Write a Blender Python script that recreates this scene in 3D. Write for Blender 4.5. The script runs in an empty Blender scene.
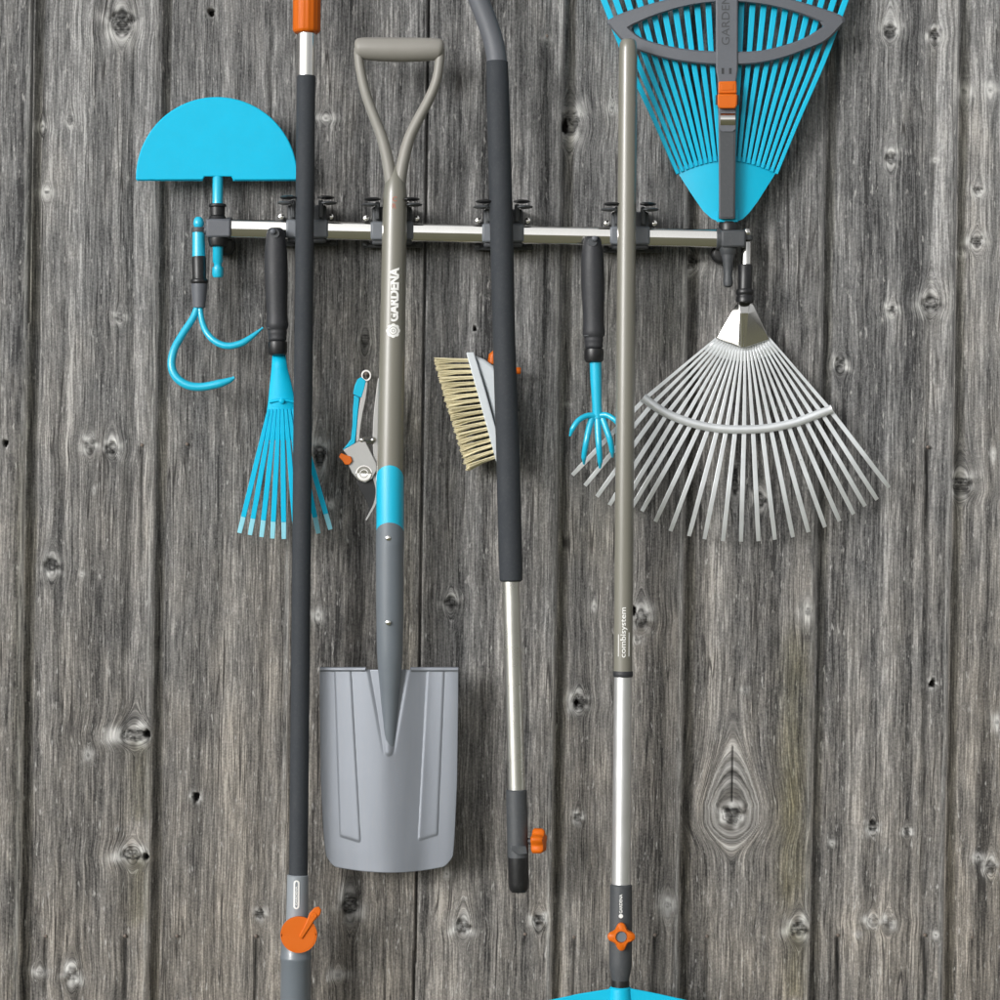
import bpy, bmesh, math, random
import numpy as np
from mathutils import Vector, Matrix

random.seed(4)
rng = np.random.default_rng(11)
sc = bpy.context.scene
COL = sc.collection
S = 0.0014            # metres covered by one picture unit on the fence
DCAM = 3.5            # camera distance from the fence face
TH = math.radians(0.8)
CT, ST = math.cos(TH), math.sin(TH)

# ------------------------------------------------------------------ helpers
def P(px, py, d=0.0):
    """a point d millimetres in front of the fence face"""
    f = (DCAM - d * 0.001) / DCAM
    a, b = (px - 500) * S * f, (500 - py) * S * f
    return Vector((a * CT - b * ST, -d * 0.001, a * ST + b * CT))

def UV(px, py):
    a, b = px - 500.0, 500.0 - py
    return 500 + a * CT - b * ST, 500 - (a * ST + b * CT)

EX = Vector((CT, 0, ST)); EZ = Vector((-ST, 0, CT)); EN = Vector((0, -1, 0))

class MB:
    def __init__(self): self.v = []; self.f = []
    def tube(self, pts, radii, n=20, cap=True, flat=1.0, flat_dir=None):
        """sweep of circles along pts; radii in metres (one or many); flat squashes the section along flat_dir"""
        pts = [Vector(p) for p in pts]
        if not isinstance(radii, (list, tuple)): radii = [radii] * len(pts)
        b0 = len(self.v); prev = None
        for i, p in enumerate(pts):
            t = (pts[min(i + 1, len(pts) - 1)] - pts[max(i - 1, 0)])
            if t.length < 1e-9: t = prev or Vector((0, 0, 1))
            t = t.normalized(); prev = t
            ref = flat_dir if flat_dir is not None else EN
            u = (ref - t * ref.dot(t))
            if u.length < 1e-4:
                u = EX - t * EX.dot(t)
            u.normalize(); w = t.cross(u)
            for k in range(n):
                a = 2 * math.pi * k / n
                self.v.append(p + (u * (math.cos(a) * flat) + w * math.sin(a)) * radii[i])
        m = len(pts)
        for i in range(m - 1):
            for k in range(n):
                a = b0 + i * n + k; b = b0 + i * n + (k + 1) % n
                self.f.append((a, b, b + n, a + n))
        if cap:
            self.f.append(tuple(b0 + k for k in reversed(range(n))))
            self.f.append(tuple(b0 + (m - 1) * n + k for k in range(n)))
        return self
    def bar(self, pts, widths, depth, side=None):
        """rectangular section bar along pts; widths across (metres), depth along the fence normal"""
        b0 = len(self.v); pts = [Vector(p) for p in pts]
        if not isinstance(widths, (list, tuple)): widths = [widths] * len(pts)
        for i, p in enumerate(pts):
            t = (pts[min(i + 1, len(pts) - 1)] - pts[max(i - 1, 0)]).normalized()
            u = t.cross(EN); u.normalize(); n = u.cross(t); n.normalize()
            for su, sn in ((-1, -1), (1, -1), (1, 1), (-1, 1)):
                self.v.append(p + u * (su * widths[i] / 2) + n * (sn * depth / 2))
        m = len(pts)
        for i in range(m - 1):
            for k in range(4):
                a = b0 + i * 4 + k; b = b0 + i * 4 + (k + 1) % 4
                self.f.append((a, b, b + 4, a + 4))
        self.f.append((b0 + 3, b0 + 2, b0 + 1, b0)); e = b0 + (m - 1) * 4
        self.f.append((e, e + 1, e + 2, e + 3))
        return self
    def box(self, px0, px1, py0, py1, d0, d1):
        b0 = len(self.v)
        for d in (d0, d1):
            for x, y in ((px0, py0), (px1, py0), (px1, py1), (px0, py1)):
                self.v.append(P(x, y, d))
        for q in ((0, 1, 2, 3), (7, 6, 5, 4), (0, 4, 5, 1), (1, 5, 6, 2), (2, 6, 7, 3), (3, 7, 4, 0)):
            self.f.append(tuple(b0 + i for i in q))
        return self
    def prism(self, outline, d0, d1):
        """outline in picture units extruded between two distances (per-point functions allowed)"""
        b0 = len(self.v); n = len(outline)
        for dd in (d0, d1):
            for x, y in outline:
                self.v.append(P(x, y, dd(x, y) if callable(dd) else dd))
        self.f.append(tuple(b0 + i for i in range(n)))
        self.f.append(tuple(b0 + n + i for i in reversed(range(n))))
        for i in range(n):
            j = (i + 1) % n
            self.f.append((b0 + i, b0 + n + i, b0 + n + j, b0 + j))
        return self
    def ball(self, c, r, n=12):
        pts, rad = [], []
        for i in range(n + 1):
            a = math.pi * i / n
            pts.append(Vector(c) + Vector((0, 0, 1)) * (r * math.cos(a))); rad.append(max(r * math.sin(a), 1e-5))
        return self.tube(pts, rad, n=16)
    def build(self, name, mat, root, bevel=0.0, angle=40, seg=2):
        me = bpy.data.meshes.new(name)
        o0 = root.get('_o') if False else ORIGIN[root.name] if root is not None else Vector((0, 0, 0))
        me.from_pydata([tuple(p - o0) for p in self.v], [], self.f)
        bm = bmesh.new(); bm.from_mesh(me)
        bmesh.ops.recalc_face_normals(bm, faces=bm.faces)
        bm.to_mesh(me); bm.free()
        me.shade_smooth(); me.set_sharp_from_angle(angle=math.radians(angle))
        me.materials.append(mat)
        o = bpy.data.objects.new(name, me); COL.objects.link(o)
        if root is not None: o.parent = root; ORIGIN[o.name] = o0
        if bevel:
            m = o.modifiers.new('edge', 'BEVEL'); m.width = bevel; m.segments = seg
            m.limit_method = 'ANGLE'; m.angle_limit = math.radians(35)
        return o

ORIGIN = {}
def thing(name, label, cat, loc, group=None):
    o = bpy.data.objects.new(name, None); COL.objects.link(o)
    o.empty_display_size = 0.02
    o.location = loc; o['label'] = label; o['category'] = cat
    if group: o['group'] = group
    ORIGIN[o.name] = Vector(loc)
    return o

def R(r, d=70):       # picture units to metres at distance d
    return r * S * (DCAM - d * 0.001) / DCAM

def curve(pts, n=8):
    """Catmull-Rom through tuples"""
    q = [np.array(p, float) for p in pts]; q = [2 * q[0] - q[1]] + q + [2 * q[-1] - q[-2]]
    out = []
    for i in range(1, len(q) - 2):
        for k in range(n):
            t = k / n
            out.append(tuple(0.5 * ((2 * q[i]) + (q[i + 1] - q[i - 1]) * t + (2 * q[i - 1] - 5 * q[i] + 4 * q[i + 1] - q[i + 2]) * t * t
                       + (3 * q[i] - q[i - 1] - 3 * q[i + 1] + q[i + 2]) * t ** 3)))
    out.append(tuple(q[-2])); return out

def text_mesh(s, height, bold=0.0):
    cu = bpy.data.curves.new('t', 'FONT'); cu.body = s; cu.size = 1; cu.offset = bold; cu.resolution_u = 4
    ob = bpy.data.objects.new('t', cu); COL.objects.link(ob)
    dg = bpy.context.evaluated_depsgraph_get(); dg.update()
    me = bpy.data.meshes.new_from_object(ob.evaluated_get(dg))
    bm = bmesh.new(); bm.from_mesh(me)
    bpy.data.objects.remove(ob); bpy.data.curves.remove(cu); bpy.data.meshes.remove(me)
    ys = [v.co.y for v in bm.verts]; xs = [v.co.x for v in bm.verts]
    k = height / (max(ys) - min(ys))
    for v in bm.verts: v.co = Vector(((v.co.x - min(xs)) * k, (v.co.y - (max(ys) + min(ys)) / 2) * k, 0))
    L = (max(xs) - min(xs)) * k
    for i in range(-5, 6):
        bmesh.ops.bisect_plane(bm, geom=bm.verts[:] + bm.edges[:] + bm.faces[:], plane_co=(0, i * height / 11, 0), plane_no=(0, 1, 0))
    vs = [tuple(v.co) for v in bm.verts]; bm.verts.index_update()
    fs = [tuple(v.index for v in f.verts) for f in bm.faces]
    bm.free(); return vs, fs, L

def letter(s, c0, along, across, height, mat, root, radius=None, length=None, bold=0.02, name='lettering', lift=0.0004):
    """lettering starting at c0 running along a direction, wrapped round a cylinder when radius is given"""
    vs, fs, L = text_mesh(s, height, bold)
    k = (length / L) if length else 1.0
    along = along.normalized(); across = (across - along * across.dot(along)).normalized(); n = along.cross(across)
    if n.dot(EN) < 0: n = -n
    mb = MB()
    for x, y, _ in vs:
        if radius:
            a = y / radius
            mb.v.append(c0 + along * (x * k) + (across * math.sin(a) + n * math.cos(a)) * (radius + lift))
        else:
            mb.v.append(c0 + along * (x * k) + across * y + n * lift)
    mb.f = fs
    return mb.build(name, mat, root)

# ------------------------------------------------------------------ materials
def mat(name, color, rough=0.5, metal=0.0, coat=0.0, crough=0.15, var=0.10, vscale=40, bump=0.0, bscale=600, dust=0.0, spec=0.5, stretch=1.0):
    m = bpy.data.materials.new(name); m.use_nodes = True
    nt = m.node_tree; N = nt.nodes; L = nt.links
    b = N['Principled BSDF']
    tc = N.new('ShaderNodeTexCoord')
    nz = N.new('ShaderNodeTexNoise'); nz.inputs['Scale'].default_value = vscale; nz.inputs['Detail'].default_value = 5
    mp = N.new('ShaderNodeMapping'); mp.inputs['Scale'].default_value = (1, 1, stretch); L.new(tc.outputs['Object'], mp.inputs['Vector'])
    L.new(mp.outputs[0], nz.inputs['Vector'])
    mx = N.new('ShaderNodeMix'); mx.data_type = 'RGBA'
    c = list(color)
    mx.inputs[6].default_value = [x * (1 - var) for x in c] + [1]
    mx.inputs[7].default_value = [min(1, x * (1 + var)) for x in c] + [1]
    L.new(nz.outputs['Fac'], mx.inputs[0])
    out = mx.outputs[2]
    if dust:
        nd = N.new('ShaderNodeTexNoise'); nd.inputs['Scale'].default_value = vscale * 6; nd.inputs['Detail'].default_value = 8
        nd.inputs['Roughness'].default_value = 0.7
        L.new(mp.outputs[0], nd.inputs['Vector'])
        r = N.new('ShaderNodeMapRange'); r.inputs[1].default_value = 0.5; r.inputs[2].default_value = 0.75
        r.inputs[3].default_value = 0; r.inputs[4].default_value = dust
        L.new(nd.outputs['Fac'], r.inputs[0])
        m2 = N.new('ShaderNodeMix'); m2.data_type = 'RGBA'; m2.inputs[7].default_value = (0.32, 0.30, 0.27, 1)
        L.new(out, m2.inputs[6]); L.new(r.outputs[0], m2.inputs[0]); out = m2.outputs[2]
    L.new(out, b.inputs['Base Color'])
    rr = N.new('ShaderNodeMapRange'); rr.inputs[3].default_value = rough * 0.8; rr.inputs[4].default_value = min(1, rough * 1.25)
    L.new(nz.outputs['Fac'], rr.inputs[0]); L.new(rr.outputs[0], b.inputs['Roughness'])
    b.inputs['Metallic'].default_value = metal
    b.inputs['Specular IOR Level'].default_value = spec
    b.inputs['Coat Weight'].default_value = coat; b.inputs['Coat Roughness'].default_value = crough
    if bump:
        nb = N.new('ShaderNodeTexNoise'); nb.inputs['Scale'].default_value = bscale; nb.inputs['Detail'].default_value = 3
        L.new(tc.outputs['Object'], nb.inputs['Vector'])
        bp = N.new('ShaderNodeBump'); bp.inputs['Strength'].default_value = bump; bp.inputs['Distance'].default_value = 0.0006
        L.new(nb.outputs['Fac'], bp.inputs['Height']); L.new(bp.outputs[0], b.inputs['Normal'])
    return m

M = dict(
    cyan=mat('turquoise_paint', (0.001, 0.46, 0.71), 0.45, var=0.06, bump=0.15, dust=0.03, spec=0.2),
    cyan_plastic=mat('turquoise_plastic', (0.002, 0.44, 0.66), 0.4, var=0.06, dust=0.03, spec=0.3),
    cyan_pale=mat('pale_turquoise', (0.26, 0.64, 0.76), 0.45, var=0.1, dust=0.2),
    cyan_gloss=mat('glossy_turquoise_paint', (0.004, 0.46, 0.68), 0.4, coat=0.7, crough=0.08, var=0.05, bump=0.1, dust=0.03),
    mid_grey=mat('mid_grey_plastic', (0.15, 0.165, 0.185), 0.45, var=0.08, bump=0.2, dust=0.08),
    charcoal=mat('charcoal_plastic', (0.026, 0.0275, 0.032), 0.55, var=0.12, bump=0.25, dust=0.06),
    foam=mat('charcoal_foam', (0.027, 0.032, 0.039), 0.75, var=0.12, bump=0.5, bscale=1500, dust=0.05),
    black=mat('black_plastic', (0.011, 0.0115, 0.013), 0.35, var=0.15, dust=0.06),
    grey=mat('grey_plastic', (0.108, 0.116, 0.133), 0.5, var=0.08, bump=0.2, dust=0.06),
    pale_grey=mat('pale_grey_plastic', (0.24, 0.265, 0.29), 0.45, var=0.08, dust=0.06),
    dark_grey=mat('dark_grey_plastic', (0.055, 0.060, 0.066), 0.5, var=0.12, bump=0.2, dust=0.08),
    beige=mat('beige_grey_lacquer', (0.192, 0.186, 0.155), 0.36, coat=0.55, crough=0.05, var=0.06, vscale=30, stretch=0.3, dust=0.03),
    grip=mat('warm_grey_plastic', (0.275, 0.265, 0.24), 0.45, var=0.05, bump=0.2, dust=0.06),
    blade=mat('silver_grey_paint', (0.235, 0.255, 0.29), 0.44, metal=0.35, var=0.09, bump=0.15, dust=0.16, stretch=0.15, vscale=60),
    socket=mat('slate_grey_paint', (0.135, 0.157, 0.180), 0.42, var=0.06, coat=0.5, crough=0.07, dust=0.05),
    orange=mat('orange_plastic', (0.60, 0.122, 0.004), 0.42, var=0.06, dust=0.02, spec=0.3),
    steel=mat('satin_steel', (0.72, 0.72, 0.68), 0.28, metal=0.9, var=0.05, dust=0.06),
    plate=mat('stamped_steel', (0.42, 0.42, 0.41), 0.42, metal=0.6, var=0.08, dust=0.1),
    chrome=mat('chromed_steel', (0.80, 0.79, 0.76), 0.14, metal=1, var=0.04, dust=0.05),
    alu=mat('brushed_aluminium', (0.82, 0.83, 0.84), 0.34, metal=0.8, var=0.05, dust=0.05),
    galv=mat('galvanised_steel', (0.74, 0.77, 0.79), 0.30, metal=0.55, var=0.16, dust=0.10),
    bristle=mat('cream_bristle', (0.78, 0.71, 0.48), 0.75, var=0.12, vscale=160),
    brush=mat('pale_brush_body', (0.56, 0.60, 0.63), 0.4, var=0.05, dust=0.05),
    white=mat('white_print', (0.80, 0.80, 0.78), 0.5, var=0.03),
    red=mat('faded_red_print', (0.36, 0.12, 0.08), 0.5, var=0.1),
    nail=mat('rusty_nail', (0.16, 0.13, 0.11), 0.6, metal=0.4, var=0.4, vscale=900),
)

def grass_mat():
    m = bpy.data.materials.new('lawn'); m.use_nodes = True
    nt = m.node_tree; N = nt.nodes; b = N['Principled BSDF']
    tc = N.new('ShaderNodeTexCoord'); nz = N.new('ShaderNodeTexNoise'); nz.inputs['Scale'].default_value = 6; nz.inputs['Detail'].default_value = 8
    nt.links.new(tc.outputs['Object'], nz.inputs['Vector'])
    cr = N.new('ShaderNodeValToRGB'); cr.color_ramp.elements[0].color = (0.10, 0.10, 0.05, 1); cr.color_ramp.elements[1].color = (0.23, 0.22, 0.13, 1)
    nt.links.new(nz.outputs['Fac'], cr.inputs[0]); nt.links.new(cr.outputs[0], b.inputs['Base Color'])
    b.inputs['Roughness'].default_value = 0.95
    return m

# ------------------------------------------------------------------ fence
def sstep(a, b, x):
    t = np.clip((x - a) / (b - a), 0, 1); return t * t * (3 - 2 * t)

def waves(x, seed, f0, n=5):
    r = np.random.default_rng(seed); o = np.zeros_like(x)
    for i in range(n):
        o += np.sin(x * f0 * (1.0 + i * 0.83) + r.uniform(0, 6.28)) / (1 + 0.7 * i)
    return o / 2.2

EDGES = [-624, -494, -364, -234, -105, 25, 154, 291, 420.5, 557.5, 684.5, 817.5, 951, 1080, 1210, 1340, 1470, 1600]
SLOPE = {817.5: -0.006, 951: -0.003, 154: 0.0, 291: 0.002, 684.5: 0.001}

def edge_x(e, V):
    return e + SLOPE.get(e, 0.0) * (V - 500) + 0.8 * waves(V, int(abs(e)), 0.006)

# knots: picture x, y, core rx, ry, kind, halo strength, tail length
KN = [
    (122, 22, 13, 14, 'rough', 0.9, 40), (211, 12, 3.6, 4.2, 'hole', 0.35, 20), (42, 126, 8, 5, 'light', 1.0, 0), (70, 120, 4, 5, 'knot', 0.5, 0),
    (47, 192, 9, 5, 'light', 0.9, 0), (120, 318, 5, 4, 'knot', 0.6, 0), (76, 211, 2, 2, 'light', .6, 0), (5, 443, 2.5, 4, 'hole', 0.2, 0), (90, 445, 6, 7, 'knot', 0.9, 10),
    (112, 448, 7, 7, 'rough', 0.9, 10), (52, 565, 8, 8, 'rough', 0.6, 0), (82, 574, 3, 3, 'light', .7, 0), (93, 332, 3, 3, 'light', .7, 0), (94, 490, 2, 4, 'light', .8, 0),
    (135, 735, 17, 7, 'rough', 1.0, 60), (147, 734, 3.6, 4, 'hole', 0.2, 0), (132, 854, 12, 7, 'rough', 1.0, 80), (146, 857, 3, 3.5, 'hole', 0.2, 0), (88, 755, 5, 6, 'light', .8, 0),
    (196, 797, 3.8, 4.8, 'hole', 0.9, 12), (260, 914, 5, 5, 'rough', 0.6, 10), (40, 972, 9, 4, 'light', 0.8, 0), (72, 974, 7, 8, 'knot', 0.9, 0), (118, 829, 3, 2, 'light', .6, 0),
    (326, 118, 10, 3.5, 'light', 0.9, 0), (320, 455, 7, 12, 'rough', .6, 60), (331, 505, 4, 4, 'light', .7, 0), (318, 615, 6, 6, 'light', .8, 0),
    (451, 602, 7, 6.5, 'rough', 0.6, 14), (463, 926, 8, 8, 'rough', 0.9, 16), (447, 874, 3.5, 4, 'light', 0.8, 0), (539, 920, 6.5, 6, 'rough', 0.8, 10),
    (570, 122, 11, 13, 'rough', .8, 40), (565, 126, 3.6, 8, 'hole', 0.2, 0), (547, 38, 5, 3.5, 'light', 0.7, 30), (475, 329, 2.2, 3, 'hole', 0.6, 0),
    (579, 702, 8, 8, 'rough', 1.0, 20), (577, 703, 3, 3.5, 'hole', 0.1, 0), (578, 817, 4, 5, 'rough', 0.9, 8), (641, 618, 9, 10, 'knot', 0.8, 10), (634, 611, 2.6, 5, 'hole', 0.1, 0),
    (594, 606, 4, 5, 'light', .7, 0), (637, 640, 6, 4, 'light', .7, 0), (668, 905, 9, 10, 'light', 1.0, 20), (732, 814, 9.5, 8.5, 'big', 1.0, 0),
    (745, 690, 4, 4, 'light', 0.7, 14), (808, 612, 8, 14, 'light', 0.7, 0), (799, 929, 10, 8, 'rough', 0.9, 30), (873, 826, 5, 6, 'rough', 0.8, 10), (907, 832, 4, 3.5, 'rough', 0.7, 16),
    (832, 843, 4, 3, 'light', 0.8, 0), (873, 921, 6, 5, 'knot', 0.6, 10), (888, 922, 6, 6, 'knot', 0.6, 14), (933, 684, 3.4, 4.2, 'hole', 0.7, 0), (991, 867, 6, 7, 'rough', 0.7, 0),
    (978, 857, 6, 4, 'light', 0.9, 0), (997, 722, 5, 9, 'light', 0.9, 0), (890, 31, 7, 8, 'rough', 0.7, 50), (891, 158, 6, 7, 'rough', 0.8, 20), (935, 34, 6, 6, 'rough', 0.8, 10),
    (935, 160, 4, 3, 'light', 0.9, 30), (965, 91, 9, 8, 'light', 0.9, 0), (990, 90, 7, 8, 'light', 0.9, 0), (978, 190, 5, 4.5, 'rough', 0.8, 0), (977, 241, 7, 6, 'rough', 0.9, 0),
    (961, 254, 6, 3.5, 'light', 1.0, 0), (931, 303, 10, 9, 'rough', 0.5, 30), (840, 364, 6, 6, 'rough', 0.8, 20), (892, 310, 5, 5, 'knot', .7, 0), (961, 485, 12, 10, 'rough', 0.9, 20), (993, 455, 3, 6, 'light', .8, 0),
    (568, 404, 4, 2, 'light', .9, 0), (612, 108, 5, 6, 'light', .8, 0), (835, 36, 4, 3, 'light', .7, 0), (936, 935, 4, 4, 'light', 1.0, 0), (858, 935, 4, 4, 'light', .6, 0),
    (1040, 330, 9, 9, 'rough', .8, 20), (1060, 700, 11, 10, 'rough', .8, 20), (-40, 250, 9, 9, 'rough', .8, 20), (-60, 800, 12, 9, 'rough', .8, 20), (760, 500, 7, 8, 'rough', .6, 30), (690, 262, 9, 8, 'rough', .8, 40),
    (365, 340, 5, 8, 'rough', .3, 60), (735, 480, 4, 16, 'rough', .2, 10), (222, 215, 4, 5, 'light', .5, 0), (350, 905, 9, 12, 'rough', .6, 20), (338, 975, 9, 5, 'light', .8, 0), (500, 165, 4, 4, 'knot', .5, 0),
]
# nail heads with the dark run below each: x, y, run length, strength
NAILS = [(142, 445, 120, .8), (187, 444, 20, .4), (54, 441, 20, .3), (125, 936, 120, .9), (177, 936, 20, .4), (256, 936, 120, .9), (525, 934, 14, .5),
         (574, 937, 120, .8), (655, 935, 120, .8), (707, 936, 90, .6), (838, 935, 120, 1.0), (925, 935, 120, 1.0), (972, 937, 60, .5), (928, 447, 90, 1.0), (843, 448, 40, .4),
         (547, 36, 60, .5), (455, 44, 20, .3), (46, 936, 50, .7)]

def build_fence():
    def spans(lo, hi, a, b, fine, coarse):
        return np.concatenate([np.arange(lo, a, coarse), np.arange(a, b, fine), np.arange(b, hi, coarse), [hi]])
    us = spans(-620, 1600, -60, 1060, 1.25, 8.0)
    vs = spans(-300, 1245, -30, 1040, 1.7, 8.0)
    U, V = np.meshgrid(us, vs)
    shp = U.shape
    h = np.zeros(shp); bid = np.zeros(shp); left = np.zeros(shp); right = np.zeros(shp)
    ex = [edge_x(e, V) for e in EDGES]
    for i in range(len(EDGES) - 1):
        m = (U >= ex[i]) & (U < ex[i + 1]); bid[m] = i + 1; left[m] = (U - ex[i])[m]; right[m] = (ex[i + 1] - U)[m]
    # heights in millimetres (positive towards the viewer)
    plain = np.isclose(bid, 9)                 # the board right of the open gap has no rebate
    lw = left + 1.2 * waves(V + bid * 70, 3, 0.012)
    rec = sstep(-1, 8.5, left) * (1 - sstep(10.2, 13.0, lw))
    h -= np.where(plain, 0, 10.0 * rec)
    h -= np.where(plain, 1.6 * np.exp(-((left - 14) / 2.6) ** 2), 0)
    gap = np.where(plain, (left < 2.6), (left < 1.6) * np.isclose(bid, 6) * (V < 330))
    h -= gap * np.where(plain, 16, 6)
    h -= np.where(np.isclose(bid, 8), 1.0, 2.6) * np.exp(-right / 2.2)            # worn right arris
    GRO = {6: (24, 5.5, 3.4), 9: (12, 4.5, 2.2), 10: (14, 6.5, 3.2), 12: (22, 3.5, 3.0), 11: (38, 5, 1.2), 7: (24, 4, 1.6), 8: (64, 11, 3.2), 5: (20, 6, 1.5), 13: (24, 5, 3)}
    for b, (c, w, dep) in GRO.items():
        m = np.isclose(bid, b)
        h -= np.where(m, dep * np.exp(-((right - c + 1.5 * waves(V, b, 0.008)) / w) ** 2), 0)
    # slow cupping and waviness of each face
    h += 1.1 * waves(U * 1.0 + 40 * waves(V, 8, 0.002), 21, 0.06) * (1 - rec)
    h += 0.5 * waves(U + 6 * waves(V, 9, 0.01), 22, 0.21) * (1 - rec)
    rr_ = np.random.default_rng(29)
    for b in range(1, len(EDGES)):             # faint machined flutes and worn hollows down each board
        m = np.isclose(bid, b)
        for _ in range(3):
            c = rr_.uniform(24, 112); w = rr_.uniform(2.5, 8); dp = rr_.uniform(.5, 1.5)
            h -= np.where(m, dp * np.exp(-((left - c + 3 * waves(V + 300 * c, b, 0.005)) / w) ** 2), 0)
    bo = np.random.default_rng(5).uniform(-1, 1, 40); h += bo[bid.astype(int)] * 0.9

    wob = 1.6 * waves(V + bid * 200, 31, 0.006) + 0.5 * waves(V + U * 0.3, 32, 0.02)
    gu = U + wob + bid * 0.0
    core = np.zeros(shp); halo = np.zeros(shp); stain_and_groove = np.zeros(shp); moss_and_groove = np.zeros(shp); hole = np.zeros(shp)
    for j, (px, py, rx, ry, kind, hs, tail) in enumerate(KN):
        ku, kv = UV(px, py)
        X = U - ku; Y = V - kv
        ii = np.where(np.abs(vs - kv) < 260)[0]; jj = np.where(np.abs(us - ku) < 110)[0]
        if len(ii) == 0 or len(jj) == 0: continue
        sl = np.s_[ii[0]:ii[-1] + 1, jj[0]:jj[-1] + 1]
        X = X[sl]; Y = Y[sl]
        kb = int(np.searchsorted([edge_x(e, np.array(kv)) for e in EDGES], ku))
        inb = np.isclose(bid[sl], kb)
        ang = np.arctan2(Y, X)
        r = np.sqrt((X / rx) ** 2 + (Y / ry) ** 2) * (1 + 0.10 * np.sin(3 * ang + j) + 0.07 * np.sin(5 * ang + 2.1 * j) + 0.05 * np.sin(9 * ang + 3 * j))
        big = kind == 'big'
        # grain lines bulge round the knot and close into rings inside it
        a = rx * (3.0 if big else (0.55 if kind in ('light', 'hole') else (0.85 + 0.3 * ((j * 7) % 5) / 4)))
        lu, ld = (47, 27) if big else (ry * (1.5 + .9 * ((j * 3) % 4) / 3), ry * (1.3 + .6 * ((j * 5) % 3) / 2))
        q = a * a * np.exp(-np.abs(Y / np.where(Y < 0, lu, ld)) ** np.where(Y < 0, 1.9, 2.8)) * (1 if big else (1 + 0.07 * np.sin(3 * ang + j) + 0.04 * np.sin(5 * ang + 2 * j)))
        q = q * (1 + 0.05 * waves(Y + 60 * j, 90 + j, 0.12))
        phi = X * X - q
        un = np.where(phi > 0, np.sign(X) * np.sqrt(np.abs(phi)), np.sqrt(np.abs(phi)))
        gu[sl] = np.where(inb, gu[sl] + un - X, gu[sl])
        if big:
            ww = np.sqrt(np.clip(-phi, 0, None))
            lines = (0.5 + 0.5 * np.sin(ww * 1.05 + 0.8 * np.sin(ww * .37) + .3 * waves(Y, 6, .09))) ** 1.5
            rmk = sstep(3, 9, ww) * inb
            stain_and_groove[sl] = np.maximum(stain_and_groove[sl], lines * rmk * 0.38 * sstep(1.2, 1.9, r))
            halo[sl] = np.maximum(halo[sl], rmk * 0.34 * (1 - lines))
            h[sl] -= 0.7 * lines * rmk
            halo[sl] *= 1 - 0.85 * (1 - sstep(0.9, 1.25, r)) * inb
            core[sl] = np.maximum(core[sl], 0.9 * np.exp(-((r - 1.05) / .14) ** 2) * inb)
            crk = (np.abs(X + 0.6 * waves(Y, 77, 0.05)) < 0.8) * (Y < -12) * (Y > -68) * inb
            stain_and_groove[sl] = np.maximum(stain_and_groove[sl], crk * 1.0); h[sl] -= crk * 4
        c = (1 - sstep(0.75, 1.05, r)) * inb
        hl = np.exp(-np.clip(r - 0.9, 0, None) ** 2 / 0.55) * inb * hs
        hl = hl * np.clip(0.62 + 0.55 * np.sin(ang * (1 + j % 3) + j * 1.7) + 0.25 * np.sin(6 * ang + j), 0, 1.25)     # uneven bleached collar
        if kind == 'light':
            Xl = r; halo[sl] = np.maximum(halo[sl], np.exp(-(r / 1.0) ** 2) * inb * hs)
            core[sl] = np.maximum(core[sl], (1 - sstep(0.25, 0.42, r)) * inb * 0.8)
            h[sl] += 1.0 * np.exp(-r ** 2) * inb
        elif kind == 'hole':
            hole[sl] = np.maximum(hole[sl], c); h[sl] -= 13 * c
            halo[sl] = np.maximum(halo[sl], hl)
        else:
            core[sl] = np.maximum(core[sl], c * (1.0 if kind in ('rough', 'big') else 0.7))
            halo[sl] = np.maximum(halo[sl], hl)
            if kind == 'rough':
                h[sl] += (-1.2 + 1.3 * np.sin(X * 0.9 + j) * np.sin(Y * 0.7 + 2 * j) - 2.0 * (np.sin(Y * 0.45 + X * .2 + j) > 0.55)) * c
            else:
                h[sl] += 0.7 * c
            h[sl] += 0.6 * np.exp(-((r - 1.2) / 0.3) ** 2) * inb
        if tail:
            tl = np.exp(-(X / (rx * 0.9)) ** 2) * sstep(0, 4, Y) * (1 - sstep(tail * 0.3, tail * 1.4, Y)) * inb
            stain_and_groove[sl] = np.maximum(stain_and_groove[sl], tl * 0.35)
    for px, py, ln, st in NAILS:
        ku, kv = UV(px, py); X = U - ku - 1.0 * waves(V, int(px), 0.02); Y = V - kv
        w = 1.5 + 1.3 * st
        run = np.exp(-(X / w) ** 2) * sstep(-2, 5, Y) * (1 - sstep(ln * 0.6, ln * 1.3, Y))
        stain_and_groove = np.maximum(stain_and_groove, run * st); h -= run * st * 2.5
    # algae and damp marks, and darker strips down the grooves
    def blob(px, py, rx, ry, s):
        ku, kv = UV(px, py); wv = 6 * waves(V, 51, 0.03) + 5 * waves(U, 52, 0.2)
        return s * np.exp(-(((U - ku) / rx) ** 2)) * (1 - sstep(ry * 0.72, ry * 1.12, np.abs(V - kv) + wv))
    for px, py, rx, ry, s in [(793, 775, 15, 145, 1.0), (795, 960, 12, 40, .7), (140, 780, 13, 40, .55), (138, 890, 12, 40, .6), (18, 720, 8, 300, .35), (560, 640, 5, 330, .5),
                              (28, 560, 6, 430, .45), (405, 560, 12, 170, .35), (600, 420, 40, 160, .22), (385, 330, 30, 70, .3), (672, 300, 20, 60, .3)]:
        mm = blob(px, py, rx, ry, s)
        moss_and_groove = np.maximum(moss_and_groove, mm)
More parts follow.
